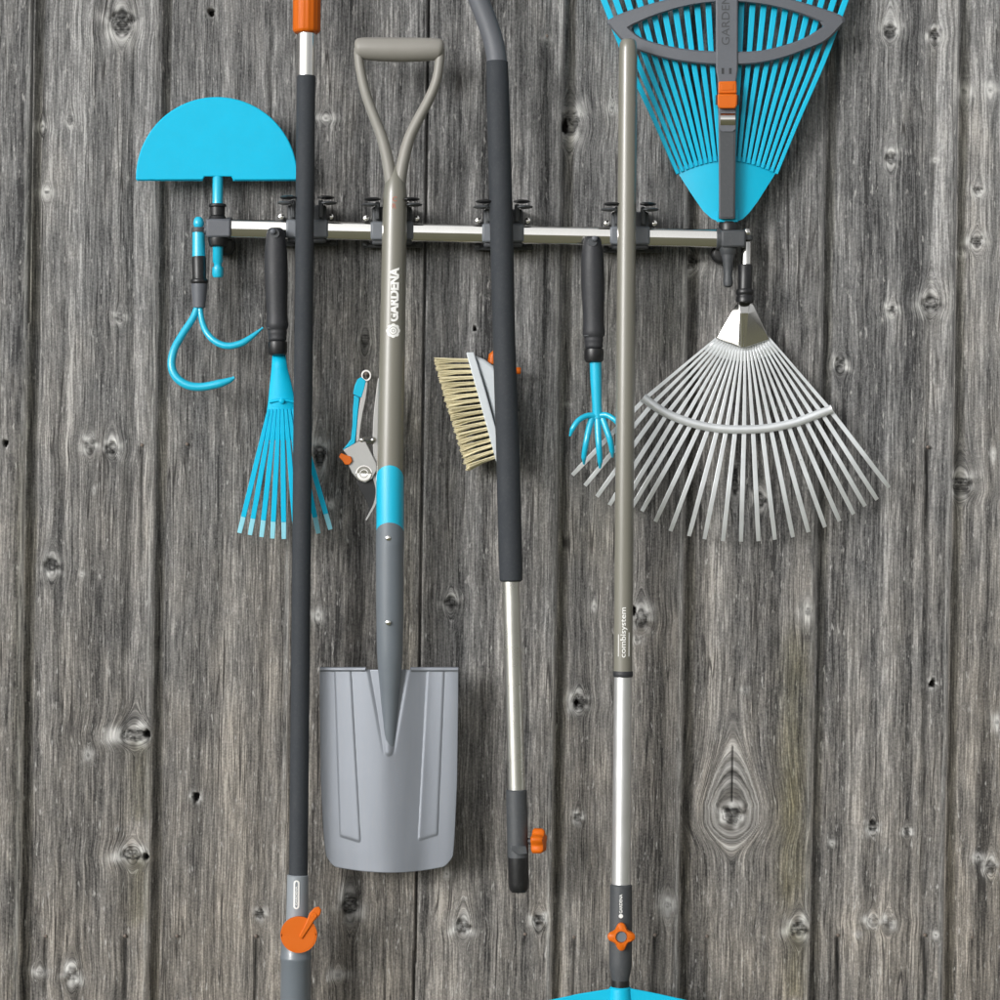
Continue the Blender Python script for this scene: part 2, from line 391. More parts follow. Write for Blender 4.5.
    for px, py, rx, ry, s in [(357, 720, 10, 240, .55), (128, 560, 6, 110, .45), (345, 950, 20, 60, .35), (128, 700, 9, 34, .45), (672, 640, 6, 300, .35), (820, 300, 5, 400, .3),
                              (926, 700, 3, 260, .5), (480, 880, 30, 100, .12), (560, 300, 5, 280, .3), (160, 700, 6, 330, .35), (40, 60, 5, 110, .3), (546, 100, 5, 100, .35), (265, 700, 5, 200, .2)]:
        stain_and_groove = np.maximum(stain_and_groove, blob(px, py, rx, ry, s))
    arris = np.exp(-((right - 3.0) / 1.6) ** 2) * (0.45 + 0.25 * waves(V, 61, 0.02)) * (~np.isclose(bid, 8))
    halo = np.maximum(halo, np.clip(arris, 0, 1) * 0.6)
    btone = np.random.default_rng(17).uniform(-1, 1, 40)
    stain_and_groove = np.maximum(stain_and_groove, np.where(plain, 0, rec) * (0.42 + 0.12 * waves(V + bid * 90, 81, 0.008)))  # darker colour all along each board's rebate
    moss_and_groove = np.maximum(moss_and_groove, np.where(plain, 0, rec) * 0.35)  # olive tint along the same rebates
    tone = np.clip(0.28 + 0.00105 * (V - 420) + 0.14 * btone[bid.astype(int)] + 0.14 * waves(U * 1.0 + 0.1 * V, 71, 0.018), 0, 1)

    ny, nx = shp
    co = np.stack([(U - 500) * S, -h * 0.001, -(V - 500) * S], -1).reshape(-1, 3)
    idx = np.arange(nx * ny).reshape(ny, nx)
    f = np.stack([idx[:-1, :-1], idx[1:, :-1], idx[1:, 1:], idx[:-1, 1:]], -1).reshape(-1, 4)
    root = thing('wooden_fence', 'weathered grey fence of upright wooden boards behind all the tools', 'fence', (0, 0, GROUND))
    co[:, 2] -= GROUND
    me = bpy.data.meshes.new('board_panel')
    me.vertices.add(len(co)); me.vertices.foreach_set('co', co.ravel())
    me.loops.add(f.size); me.loops.foreach_set('vertex_index', f.ravel().astype(np.int32))
    me.polygons.add(len(f)); me.polygons.foreach_set('loop_start', np.arange(0, f.size, 4, dtype=np.int32))
    me.update(calc_edges=True); me.shade_smooth()
    def attr(n, arr):
        a = me.attributes.new(n, 'FLOAT', 'POINT'); a.data.foreach_set('value', arr.ravel().astype(np.float32))
    a = me.attributes.new('grain', 'FLOAT_VECTOR', 'POINT')
    off = np.random.default_rng(3).uniform(0, 900, 40)
    a.data.foreach_set('vector', np.stack([gu + off[bid.astype(int)], V + off[::-1][bid.astype(int)], bid * 3.7], -1).ravel().astype(np.float32))
    for n, arr in (('core', core), ('halo', halo), ('stain_and_groove', stain_and_groove), ('moss_and_groove', moss_and_groove), ('hole', hole), ('tone', tone)): attr(n, arr)
    o = bpy.data.objects.new('board_panel', me); COL.objects.link(o); o.parent = root
    me.materials.append(wood_mat())
    # back of the boards: a plain thickness behind the face
    bk = MB(); x0, x1 = (-620 - 500) * S, (1600 - 500) * S; z1, z0 = (800) * S, -(745) * S
    for y in (0.030, 0.045):
        for x, z in ((x0, z0), (x1, z0), (x1, z1), (x0, z1)): bk.v.append(Vector((x, y, z)))
    bk.f = [(0, 1, 2, 3), (7, 6, 5, 4), (0, 4, 5, 1), (1, 5, 6, 2), (2, 6, 7, 3), (3, 7, 4, 0)]
    bk.build('backing_boards', M['dark_wood'], root)
    NAILS.append((366.2, 374.0, 0, 1.0)); hung = NAILS[-1]     # the nail that carries the secateurs
    for px, py, ln, st in NAILS:
        if st < .35: continue
        mb = MB(); c = P(px, py, 0); rr = R(1.7, 0)
        ex_ = 0.054 if (px, py) == hung[:2] else 0.0
        if ex_: c = P(px, py, 54) - EN * 0.054
        mb.tube([c + EN * -0.004, c + EN * (0.0012 + ex_), c + EN * (0.0018 + ex_)], [rr, rr, rr * 0.6], n=10)
        mb.build('nail', M['nail'], root)

def wood_mat():
    m = bpy.data.materials.new('weathered_boards'); m.use_nodes = True
    nt = m.node_tree; N = nt.nodes; L = nt.links; b = N['Principled BSDF']
    def A(n):
        x = N.new('ShaderNodeAttribute'); x.attribute_name = n; return x
    g = A('grain')
    def noise(sx, sy, detail=3, rough=0.6, off=0.0, dist=0.0):
        mp = N.new('ShaderNodeMapping'); mp.inputs['Scale'].default_value = (sx, sy, 1); mp.inputs['Location'].default_value = (off, off * 1.7, off)
        L.new(g.outputs['Vector'], mp.inputs['Vector'])
        nz = N.new('ShaderNodeTexNoise'); nz.inputs['Scale'].default_value = 1; nz.inputs['Detail'].default_value = detail
        nz.inputs['Roughness'].default_value = rough; nz.inputs['Distortion'].default_value = dist
        L.new(mp.outputs[0], nz.inputs['Vector']); return nz.outputs['Fac']
    def math_(op, a, c, clamp=False):
        x = N.new('ShaderNodeMath'); x.operation = op; x.use_clamp = clamp
        for i, s in enumerate((a, c)):
            if isinstance(s, (int, float)): x.inputs[i].default_value = s
            else: L.new(s, x.inputs[i])
        return x.outputs[0]
    def rng_(s, a, c, lo=0.0, hi=1.0):
        x = N.new('ShaderNodeMapRange'); x.inputs[1].default_value = a; x.inputs[2].default_value = c; x.inputs[3].default_value = lo; x.inputs[4].default_value = hi
        L.new(s, x.inputs[0]); return x.outputs[0]
    def mix(f, a, c):
        x = N.new('ShaderNodeMix'); x.data_type = 'RGBA'
        if isinstance(f, (int, float)): x.inputs[0].default_value = f
        else: L.new(f, x.inputs[0])
        for i, s in ((6, a), (7, c)):
            if isinstance(s, tuple): x.inputs[i].default_value = s
            else: L.new(s, x.inputs[i])
        return x.outputs[2]
    fib = noise(0.40, 0.0085, 4, 0.70, 1.3)
    fine = noise(0.66, 0.032, 2, 0.6, 7.1)
    band = noise(0.06, 0.0011, 3, 0.6, 12.2)
    blot = noise(0.030, 0.011, 5, 0.6, 3.3)
    ring = noise(0.16, 0.0016, 2, 0.5, 21.0)
    fleck = noise(0.42, 0.085, 2, 0.55, 31.0)
    grit = noise(0.55, 0.42, 2, 0.6, 41.0)
    crack = noise(0.17, 0.0045, 2, 0.5, 51.0)
    def cen(s, k): return math_('MULTIPLY', math_('SUBTRACT', s, 0.5), k)
    v = math_('ADD', cen(fib, 0.72), cen(fine, 1.5))
    v = math_('ADD', v, cen(band, 1.45)); v = math_('ADD', v, cen(blot, 0.85)); v = math_('ADD', v, cen(ring, 0.6)); v = math_('ADD', v, cen(grit, 0.75))
    v = math_('ADD', math_('MULTIPLY', v, 0.88), 0.48)
    cr = N.new('ShaderNodeValToRGB'); E = cr.color_ramp.elements
    E[0].position = 0.08; E[0].color = (0.040, 0.040, 0.041, 1); E[1].position = 0.95; E[1].color = (0.43, 0.427, 0.422, 1)
    e = E.new(0.36); e.color = (0.126, 0.126, 0.126, 1); e = E.new(0.62); e.color = (0.214, 0.213, 0.211, 1)
    L.new(v, cr.inputs[0]); colr = cr.outputs[0]
    # warm brown-grey where the boards are less bleached
    warm = N.new('ShaderNodeMix'); warm.data_type = 'RGBA'; warm.blend_type = 'MULTIPLY'; warm.inputs[7].default_value = (0.965, 0.885, 0.785, 1)
    tone = A('tone'); L.new(math_('ADD', tone.outputs['Fac'], cen(blot, 1.2), True), warm.inputs[0]); L.new(colr, warm.inputs[6]); colr = warm.outputs[2]
    fl = rng_(fleck, 0.63, 0.74, 0, 0.55); colr = mix(fl, colr, (0.55, 0.54, 0.52, 1))
    ck = rng_(crack, 0.735, 0.765, 0, 0.75); colr = mix(ck, colr, (0.025, 0.023, 0.022, 1))
    # hairline drying cracks that follow the grain in patches
    hair = math_('MULTIPLY', math_('SUBTRACT', 1.0, rng_(math_('ABSOLUTE', math_('SUBTRACT', noise(0.11, 0.0028, 1, 0.5, 61.0), 0.5), 0.0), 0.004, 0.014)), rng_(blot, 0.46, 0.60, 0.0, 0.8))
    colr = mix(hair, colr, (0.03, 0.028, 0.027, 1))
    # rings round the big knot
    ha = A('halo'); hf = math_('MULTIPLY', ha.outputs['Fac'], rng_(fine, 0.3, 0.65, 0.25, 1.1), True)
    colr = mix(hf, colr, (0.70, 0.695, 0.675, 1));
    mo = A('moss_and_groove'); mf = math_('MULTIPLY', mo.outputs['Fac'], rng_(blot, 0.3, 0.6, 0.45, 0.85), True)
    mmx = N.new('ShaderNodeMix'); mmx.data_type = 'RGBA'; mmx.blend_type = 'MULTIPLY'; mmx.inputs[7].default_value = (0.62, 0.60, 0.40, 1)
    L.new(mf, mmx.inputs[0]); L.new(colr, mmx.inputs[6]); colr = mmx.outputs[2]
    def scale(c, f):
        x = N.new('ShaderNodeVectorMath'); x.operation = 'SCALE'; L.new(c, x.inputs[0]); L.new(f, x.inputs['Scale']); return x.outputs[0]
    stn = A('stain_and_groove'); sf = math_('SUBTRACT', 1.0, math_('MULTIPLY', stn.outputs['Fac'], rng_(fib, 0.2, 0.7, 1.0, 0.82)))
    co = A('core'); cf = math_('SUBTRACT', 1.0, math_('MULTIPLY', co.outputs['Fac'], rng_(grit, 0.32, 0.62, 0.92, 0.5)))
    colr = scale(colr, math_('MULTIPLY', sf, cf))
    ho = A('hole'); colr = mix(ho.outputs['Fac'], colr, (0.012, 0.011, 0.010, 1))
    L.new(colr, b.inputs['Base Color']); b.inputs['Roughness'].default_value = 0.86; b.inputs['Specular IOR Level'].default_value = 0.25
    hb = math_('ADD', cen(fib, 1.0), cen(fine, 0.9)); hb = math_('ADD', hb, cen(ring, 0.8)); hb = math_('SUBTRACT', hb, math_('ADD', ck, hair)); hb = math_('ADD', hb, cen(grit, 0.3))
    bp = N.new('ShaderNodeBump'); bp.inputs['Strength'].default_value = 0.65; bp.inputs['Distance'].default_value = 0.0018
    L.new(hb, bp.inputs['Height']); L.new(bp.outputs[0], b.inputs['Normal'])
    return m

M['dark_wood'] = mat('dark_backing_wood', (0.10, 0.095, 0.085), 0.9)  # plain dark brown for the backing boards
GROUND = -1.04
build_fence()

def ground():
    mb = MB(); s = 60
    mb.v = [Vector((-s, -s, GROUND)), Vector((s, -s, GROUND)), Vector((s, s, GROUND)), Vector((-s, s, GROUND))]; mb.f = [(0, 1, 2, 3)]
    o = mb.build('ground', grass_mat(), None); o['kind'] = 'structure'; o['label'] = 'lawn in front of the fence'
ground()

# ------------------------------------------------------------------ tool rail
RL = lambda x: 228.5 + (x - 228) * 10.0 / 488.0        # rail axis in the picture
def build_rail():
    root = thing('tool_rail', 'long chromed tool rail with grey clamps screwed across the fence', 'tool rail', P(470, RL(470), 0))
    rt = MB(); prof = [(9.0, 0.6), (8.3, 7.6), (6.2, 9.2), (-5.5, 9.2), (-8, 7), (-8, -7), (-5.5, -9.2), (4.6, -9.2), (6.6, -7.8), (9.0, -0.6)]
    for x in (226, 722):
        for n_, z_ in prof: rt.v.append(P(x, RL(x) - z_, 42 + n_ * 1.4))
    m = len(prof); rt.f = [(k, (k + 1) % m, m + (k + 1) % m, m + k) for k in range(m)] + [tuple(range(m)), tuple(range(m, 2 * m))]
    rt.build('rail_tube', M['chrome'], root, bevel=0.0012, seg=3)
    for cx, half in ((307, 19.5), (392, 20), (503, 19.5), (630, 18.5)):
        y = RL(cx) + 0.0
        br = MB().box(cx - half, cx + half, y - 25, y + 13, 6, 52).build('clamp_body', M['dark_grey'], root, bevel=0.003)
        # lighter saddle that wraps the tube
        MB().box(cx - half - 1.5, cx + half + 1.5, y - 10.5, y + 8, 14, 58).build('saddle', M['mid_grey'], br, bevel=0.003)
        MB().box(cx - half - 9, cx + half + 11, y + 11, y + 16, 1, 20).build('base_flange', M['dark_grey'], br, bevel=0.002)
        for sx, yy, k in ((-half - 5, y - 12, 0), (half + 5, y - 12, 0), (half + 7, y + 13, 1), (-half - 6, y + 13, 1)):
            sb = MB(); c = P(cx + sx, yy, 1)
            dd = 0.02 if k else 0.017
            sb.tube([c, c + EN * dd, c + EN * (dd + 0.001), c + EN * (dd + 0.003), c + EN * (dd + 0.0035)], [R(1.6), R(1.6), R(3.2), R(2.8), R(1.2)], n=14)
            sb.build('screw', M['chrome'] if not k else M['dark_grey'], br)
        for sx in (-1, 1):
            # springy gripping fingers: one black upper lip and a lower grey lip each side of the pole
            for kk, (dy, m_, dx, r) in enumerate(((-32, 'black', 0, 5.8), (-26.5, 'dark_grey', 3, 5.4))):
                q = curve([(cx + sx * (half - 2 + dx), y + dy, 40), (cx + sx * (half + 2 + dx), y + dy - 0.5, 62), (cx + sx * (half + 0 + dx), y + dy - 1, 84), (cx + sx * (half - 6 + dx), y + dy - 1, 99)], 6)
                MB().tube([P(*t) for t in q], [R(r * k) for k in ([0.7] + [1.0] * (len(q) - 3) + [0.8, 0.35])], n=16, flat=0.30, flat_dir=EZ).build('grip_finger', M[m_], br)
            g = MB().box(cx + sx * (half - 3), cx + sx * (half - 8), y - 30, y - 12, 44, 66)
            g.build('jaw', M['dark_grey'], br, bevel=0.002)
    # end holders
    y = RL(218)
    le = MB().box(206, 231, y - 9.5, y + 9, 24, 60).build('end_block', M['grey'], root, bevel=0.003)
    MB().tube([P(232, y, 42), P(227, y, 42)], R(11.2), n=28).build('ring', M['dark_grey'], le, bevel=0.001)
    for yy0, yy1, r0, r1 in ((204, 207, 8.5, 9.2), (207, 216, 7.6, 7.4), (216, 220.5, 8, 9.8)):
        MB().tube([P(217.5, yy0, 44), P(217.5, yy1, 44)], [R(r0), R(r1)], n=24).build('collar', M['black'], le, bevel=0.0008)
    MB().tube([P(218, 236, 44), P(218, 240, 44), P(218, 246, 44), P(218, 247, 44)], [R(10), R(10.2), R(9), R(7)], n=24).build('collar', M['black'], le, bevel=0.0006)
    MB().tube([P(224, 245, 2), P(224, 245, 30), P(224, 245, 33)], [R(12), R(11), R(8)], n=28).build('wall_mount', M['black'], le, bevel=0.001)
    arm = MB().tube([P(207, 230, 44), P(202, 231, 44)], R(4.5), n=14)
    arm.build('holder_arm', M['grey'], le)
    MB().tube([P(198.8, 232.4, 44), P(198.8, 227.6, 44)], R(7.2), n=20).build('holder_ring', M['dark_grey'], le, bevel=0.0006)
    y = RL(733)
    re = MB().box(721, 746, y - 9, y + 8.5, 24, 60).build('end_block', M['dark_grey'], root, bevel=0.003)
    MB().tube([P(716, y, 42), P(722, y, 42)], R(11.2), n=28).build('ring', M['dark_grey'], re, bevel=0.001)
    MB().tube([P(728.5, 222, 44), P(728.5, 225, 44), P(728.5, 231, 44)], [R(9), R(10), R(10)], n=24).build('collar', M['black'], re, bevel=0.0008)
    MB().tube([P(728, 246, 44), P(728, 249, 44), P(728, 255, 44), P(728, 256, 44)], [R(9), R(9), R(7.5), R(6.5)], n=24).build('collar', M['dark_grey'], re, bevel=0.0006)
    MB().tube([P(721, 254, 2), P(721, 254, 30), P(721, 254, 33)], [R(11), R(10), R(7)], n=28).build('wall_mount', M['black'], re, bevel=0.001)
    MB().tube([P(746.5, 240.4, 44), P(746.5, 235.6, 44)], R(6.6), n=20).build('holder_ring', M['dark_grey'], re, bevel=0.0006)
    for hx, hy in ((275.5, 234.5), (593.5, 241.5)):
        c = P(hx, hy, 50)
        MB().tube([c, c + EN * 0.037, c + EN * 0.041, c + EN * 0.0425], [R(3.0), R(3.0), R(2.6), R(1.2)], n=16).build('hook_peg', M['grey'], root)
build_rail()

# ------------------------------------------------------------------ half-moon edger
def build_edger():
    root = thing('lawn_edger', 'half-moon lawn edger head with a broad flat turquoise blade and stubby stem', 'lawn edger', P(217, 275, 44))
    o = []
    for i in range(49):
        a = math.pi * i / 48
        o.append((216.8 - 80.8 * math.cos(a), 177.5 - 80.5 * math.sin(a) ** 1.0))
    o += [(297.6, 180), (233, 180), (231.5, 176.5), (204.5, 176.5), (203, 180), (136, 180)]
    MB().prism(o, 42, 45.2).build('blade', M['cyan'], root, bevel=0.0015)
    MB().prism([(136.3, 178.4), (203, 178.4), (203, 181), (137, 181)], 37, 41.8).prism([(233, 178.4), (297.2, 178.4), (296.5, 181), (233, 181)], 37, 41.8).build('folded_tread', M['cyan'], root, bevel=0.0006)
    MB().tube([P(217.8, 172, 33), P(217.8, 178, 38), P(217.6, 205, 44), P(217.8, 262, 44), P(217.8, 263.5, 44), P(217.8, 266.5, 44), P(217.8, 267.5, 44), P(217.8, 275, 44), P(217.8, 277.5, 44)],
              [R(4.6), R(5.3), R(5.3), R(5.2), R(4.0), R(4.0), R(5.6), R(5.8), R(4.4)], n=24).build('stem', M['cyan_gloss'], root)
build_edger()

# ------------------------------------------------------------------ hooked weeder
def build_hook():
    root = thing('hook_weeder', 'turquoise two-pronged hook weeder hanging under the half-moon blade', 'weeder', P(199, 308, 44))
    MB().tube([P(198.6, 217, 44), P(198.6, 219, 44), P(198.6, 224, 44), P(198.6, 227, 44), P(198.6, 229, 44), P(198.8, 258, 44)], [R(2.5), R(4.6), R(5.6), R(4.4), R(6.2), R(6.6)], n=24).build('stem', M['cyan_gloss'], root)
    s = MB().tube([P(198.9, 256, 44), P(198.9, 258, 44), P(199.4, 279, 44)], [R(6.4), R(7.2), R(7)], n=24).build('sleeve', M['black'], root)
    MB().tube([P(199.4, 279, 44), P(199.4, 280, 44), P(199.4, 283, 44), P(199.4, 284, 44)], [R(8), R(8.8), R(8.8), R(8)], n=24).build('ring', M['black'], s)
    MB().tube([P(199.4, 284, 44), P(199.4, 290, 44), P(199.2, 303, 44), P(199.2, 307.5, 44), P(199.2, 308, 44)], [R(8.2), R(7.9), R(6.6), R(6.4), R(5)], n=24).build('ferrule', M['grey'], root)
    q = curve([(198, 305, 44), (193, 318, 47), (182, 335, 52), (174, 350, 57), (171.5, 365, 60), (176, 377, 62), (187, 385, 64), (201, 387, 65), (218, 384, 66), (229, 380.5, 66), (234.5, 377.5, 66)], 6)
    n = len(q)
    MB().tube([P(*t) for t in q], [R((3.4 + 0.9 * math.sin(math.pi * min(.6, i / n * .8))) * (1 if i < n * .8 else max(0.22, (n - i) / (n * .2)) ** .6)) for i in range(n)], n=16).build('prong', M['cyan_gloss'], root)
    q = curve([(199.5, 305, 44), (202, 321, 48), (207, 333, 54), (216, 342, 58), (228, 346, 60), (242, 343, 60), (254, 335, 58), (263, 327.5, 57)], 6); n = len(q)
    MB().tube([P(*t) for t in q], [R((2.8 + 0.7 * math.sin(math.pi * min(.6, i / n * .8))) * (1 if i < n * .72 else max(0.2, (n - i) / (n * .28)) ** .7)) for i in range(n)], n=16).build('prong', M['cyan_gloss'], root)
build_hook()

# ------------------------------------------------------------------ short black handle shared by two hand tools
def hand_grip(root, cx, y0, sc_, d=72):
    prof = [(0, 5), (1.5, 7.4), (5, 8.8), (10, 9.6), (18, 10.4), (27, 11.1), (45, 11.4), (62, 11.0), (78, 10.4), (88, 10.1), (94, 10.3), (99, 10.9), (103, 10.7), (105, 9.6), (106.5, 9.0), (108, 9.4), (110, 9.3), (112, 8.6), (114, 8.9), (116, 8.7), (117, 7.8)]
    g = MB().tube([P(cx + 2.0 * t / 117, y0 + t * sc_, d) for t, r in prof], [R(r * 1.03) for t, r in prof], n=28).build('handle', M['charcoal'], root)
    c = [(117, 8.4), (118, 9.8), (121, 10.2), (124, 9.9), (129, 9.8), (131, 9.0), (132, 7)]
    MB().tube([P(cx + 2.0, y0 + t * sc_, d) for t, r in c], [R(r * 0.97) for t, r in c], n=28).build('collar', M['black'], root)
    # recessed eye at the top of the handle
    e = P(cx + 0.3, y0 + 6.5, d)
    MB().tube([e + EN * 0.008, e + EN * 0.0145, e + EN * 0.0145], [R(5.2), R(4.4), R(2.6)], n=20).build('hanging_eye', M['dark_grey'], g)
    # curved thumb ridge
    MB().tube([P(cx - 8 + 18 * k / 10, y0 + (104 - 7 * (k / 10) ** 2) * sc_, d + 8 + 4 * math.sin(math.pi * k / 10)) for k in range(11)], R(0.9), n=8).build('thumb_ridge', M['dark_grey'], g)

def build_hand_rake():
    root = thing('hand_rake', 'small turquoise fan hand rake hanging by its black handle behind the charcoal pole', 'hand rake', P(280, 540, 60))
    hand_grip(root, 275.5, 228, 0.965)
    d = 70
    neck = [(272.5, 354), (285, 354), (287.5, 368), (292, 386), (295, 402), (297, 412), (309, 462), (300, 470), (285, 455), (268, 470), (257, 463), (267.5, 412), (269, 400), (270, 384), (272, 366)]
    sh = MB()
    rows = [(354, 273, 285), (368, 272, 287), (384, 270.3, 291.3), (399, 268.7, 294.5), (402, 268.5, 295), (412, 267, 298), (430, 263, 303), (440, 260.5, 305.5)]
    nx = 24
    def plate(rows, d0):
        mb = MB()
        for y, a, b in rows:
            for k in range(nx + 1):
                s = k / nx * 2 - 1
                mb.v.append(P(a + (b - a) * k / nx, y, d0 + 5.0 * (1 - s * s) - (y - 354) * 0.05 + (1.2 if 398 < y < 404 else 0)))
        for i in range(len(rows) - 1):
            for k in range(nx): mb.f.append((i * (nx + 1) + k, i * (nx + 1) + k + 1, (i + 1) * (nx + 1) + k + 1, (i + 1) * (nx + 1) + k))
        return mb
    o = plate(rows, d - 4).build('fan_plate', M['cyan'], root)
    sm = o.modifiers.new('thick', 'SOLIDIFY'); sm.thickness = 0.002; sm.offset = 0
    # raised rivet and cross strap on the plate
    MB().tube([P(269.5 + 25 * k / 8, 402 - 2.0 * math.sin(math.pi * k / 8), d - 1.5 + 2.5 * math.sin(math.pi * k / 8)) for k in range(9)], R(1.6), n=10).build('strap', M['cyan'], root)
    c = P(282, 401, d + 1); MB().tube([c, c + EN * 0.003, c + EN * 0.004], [R(2.8), R(2.6), R(1.3)], n=14).build('rivet', M['cyan'], root)
    tips = [(239.5, 533), (250, 535), (261.5, 537), (272.5, 538.5), (284, 539), (296, 538.5), (307.5, 536), (318.5, 533.5), (330.5, 529.5)]
    for i, (tx, ty) in enumerate(tips):
        bx = 268.8 + 3.45 * i; by = 409
        def lerp(a, b, t): return a + (b - a) * t
        ts = [0, .18, .4, .7, 0.87]
        pts = [P(lerp(bx, tx, t ** 1.04), lerp(by, ty, t), d - 4.5 + 3 * (1 - ((i - 4) / 4) ** 2) - 8 * t) for t in ts]
        t_ = MB().bar(pts, [R(w) for w in (2.6, 4.0, 5.0, 5.2, 5.0)], 0.0036).build('tine', M['cyan'], root, bevel=0.0005)
        ts = [0.86, .95, 1.0]
        pts = [P(lerp(bx, tx, t ** 1.04), lerp(by, ty, t), d - 4.5 + 3 * (1 - ((i - 4) / 4) ** 2) - 8 * t - 14 * (t - .86)) for t in ts]
        MB().bar(pts, [R(w) for w in (4.9, 4.8, 4.5)], 0.0025).build('pale_tip', M['cyan_pale'], t_, bevel=0.0005)  # last stretch of each tine in a paler turquoise
build_hand_rake()

def build_cultivator():
    root = thing('hand_cultivator', 'small turquoise five-pronged hand cultivator hanging by its black handle beside the beige pole', 'cultivator', P(598, 465, 60))
    hand_grip(root, 592, 236.5, 0.955)
    st = MB().tube([P(595.5, 360, 71), P(596, 380, 70), P(597, 405, 68), P(597.5, 418, 66)], [R(6.0), R(5.8), R(5.0), R(5.4)], n=18).build('stem', M['cyan_gloss'], root)
    def prong(pts, r0=3.0, r1=2.5):
        q = curve(pts, 6); n = len(q)
        MB().tube([P(*t) for t in q], [R(r0 + (r1 - r0) * i / n if i < n - 5 else r1 * (0.45 + 0.55 * (n - 1 - i) / 5)) for i in range(n)], n=12).build('prong', M['cyan_gloss'], root)
    prong([(598, 416, 68), (588, 415.5, 72), (579, 420, 78), (573, 428, 80), (570, 436, 76)])
    prong([(597, 416, 68), (606, 415, 72), (615, 420, 78), (621, 428, 78), (624, 437, 74)])
    prong([(593, 414, 66), (589, 428, 70), (586, 443, 72), (584, 456, 66), (584, 464, 58)], 3.4)
    prong([(597.5, 414, 66), (598, 430, 70), (599, 448, 72), (600, 460, 66), (600, 468, 58)], 3.6)
    prong([(601, 414, 66), (606, 428, 70), (610, 440, 72), (612, 450, 66), (612.5, 457, 58)], 3.4)
build_cultivator()

# ------------------------------------------------------------------ dark telescopic pole
def build_pole():
    X = lambda y: 306.6 - (y - 30) * 0.0098
    d = 88
    root = thing('telescopic_pole', 'long charcoal telescopic pole with orange grip on top and an orange lever near the bottom', 'telescopic pole', P(X(1040), 1040, d))
    g = MB()
    ys = [-60, 30, 32, 33.5]; n = 48; b0 = 0
    for y, rr in zip(ys, (13.4, 13.2, 12.8, 11.0)):
        c = P(X(y), y, d)
        for k in range(n):
            a = 2 * math.pi * k / n; r = R(rr + (0.55 if k % 3 else -0.35) * (1 if y < 31 else 0))
            g.v.append(c + EN * (math.cos(a) * r) + EX * (math.sin(a) * r))
    for i in range(3):
        for k in range(n): g.f.append((i * n + k, i * n + (k + 1) % n, (i + 1) * n + (k + 1) % n, (i + 1) * n + k))
    g.f += [tuple(range(n)), tuple(range(3 * n, 4 * n))]
    g.build('grip', M['orange'], root)
    MB().tube([P(X(y), y, d) for y in (31, 78)], R(8.9), n=32).build('inner_tube', M['chrome'], root)
    MB().tube([P(X(y), y, d) for y in (75.5, 76.5, 300, 600, 876)], [R(8.6), R(9.3), R(9.3), R(9.4), R(9.4)], n=36).build('main_tube', M['foam'], root)
    cl = MB().tube([P(X(y) - 0.6, y, d) for y in (874.5, 875.5, 900, 922)], [R(9.6), R(10.6), R(10.8), R(11.2)], n=32).build('clamp_sleeve', M['pale_grey'], root)
    MB().tube([P(X(y) - 1.5, y, d) for y in (920, 945, 955, 956, 959, 960, 1040)], [R(12), R(15), R(15.2), R(15.8), R(15.8), R(15.2), R(15.2)], n=36).build('lower_tube', M['socket'], root)
    # orange quick-release lever: dished disc and a tail
    c = P(299.3, 933.5, d + 17); prof = [(0, 17.0), (0.008, 18.2), (0.010, 18.0), (0.0105, 16.4), (0.0055, 15.0), (0.0050, 6), (0.0066, 4), (0.0066, 1.5)]
    lv = MB().tube([c + EN * t for t, r in prof], [R(r) for t, r in prof], n=48).build('lever_disc', M['orange'], root)
    q = [(299, 936.5), (302, 939.5), (309, 929), (314, 921), (320, 915), (321.5, 910), (319, 906.5), (314.5, 907.5), (309.5, 913), (306, 922)]
    MB().prism(q, d + 22, d + 29.5).build('lever_tail', M['orange'], lv, bevel=0.0014)
    cc = P(314.5, 915.5, d + 29); MB().tube([cc, cc + EN * 0.002], [R(3), R(2.2)], n=16).build('lever_pin', M['orange'], lv)
    # small white printed label with rounded ends
    r = R(10.9, d)
    pl = MB(); w = 2.9; y0, y1 = 881.5, 904.5; ring = []
    for k in range(13): a = math.pi * k / 12; ring.append((w * math.cos(a), y0 - 0 - w * math.sin(a)))
    for k in range(13): a = math.pi + math.pi * k / 12; ring.append((w * math.cos(a), y1 - w * math.sin(a)))
    inn = [(x * 0.45, y0 + (y - y0) * 1.0 + (1.4 if y < (y0 + y1) / 2 else -1.4)) for x, y in ring]
    def onc(x, y, lift=0.0005):
        a = R(x, d) / r; c = P(X(y) - 0.8, y, d); return c + EX * (math.sin(a) * (r + lift)) + EN * (math.cos(a) * (r + lift))
    for q in (ring, inn):
        for x, y in q: pl.v.append(onc(x, y))
    m = len(ring)
    for i in range(m): pl.f.append((i, (i + 1) % m, m + (i + 1) % m, m + i))
    pl.build('label_outline', M['white'], cl)
    letter('GARDENA', P(X(904) - 0.8, 903.5, d), EZ, -EX, R(2.0, d), M['white'], cl, radius=r, length=R(19, d), bold=0.02)
build_pole()

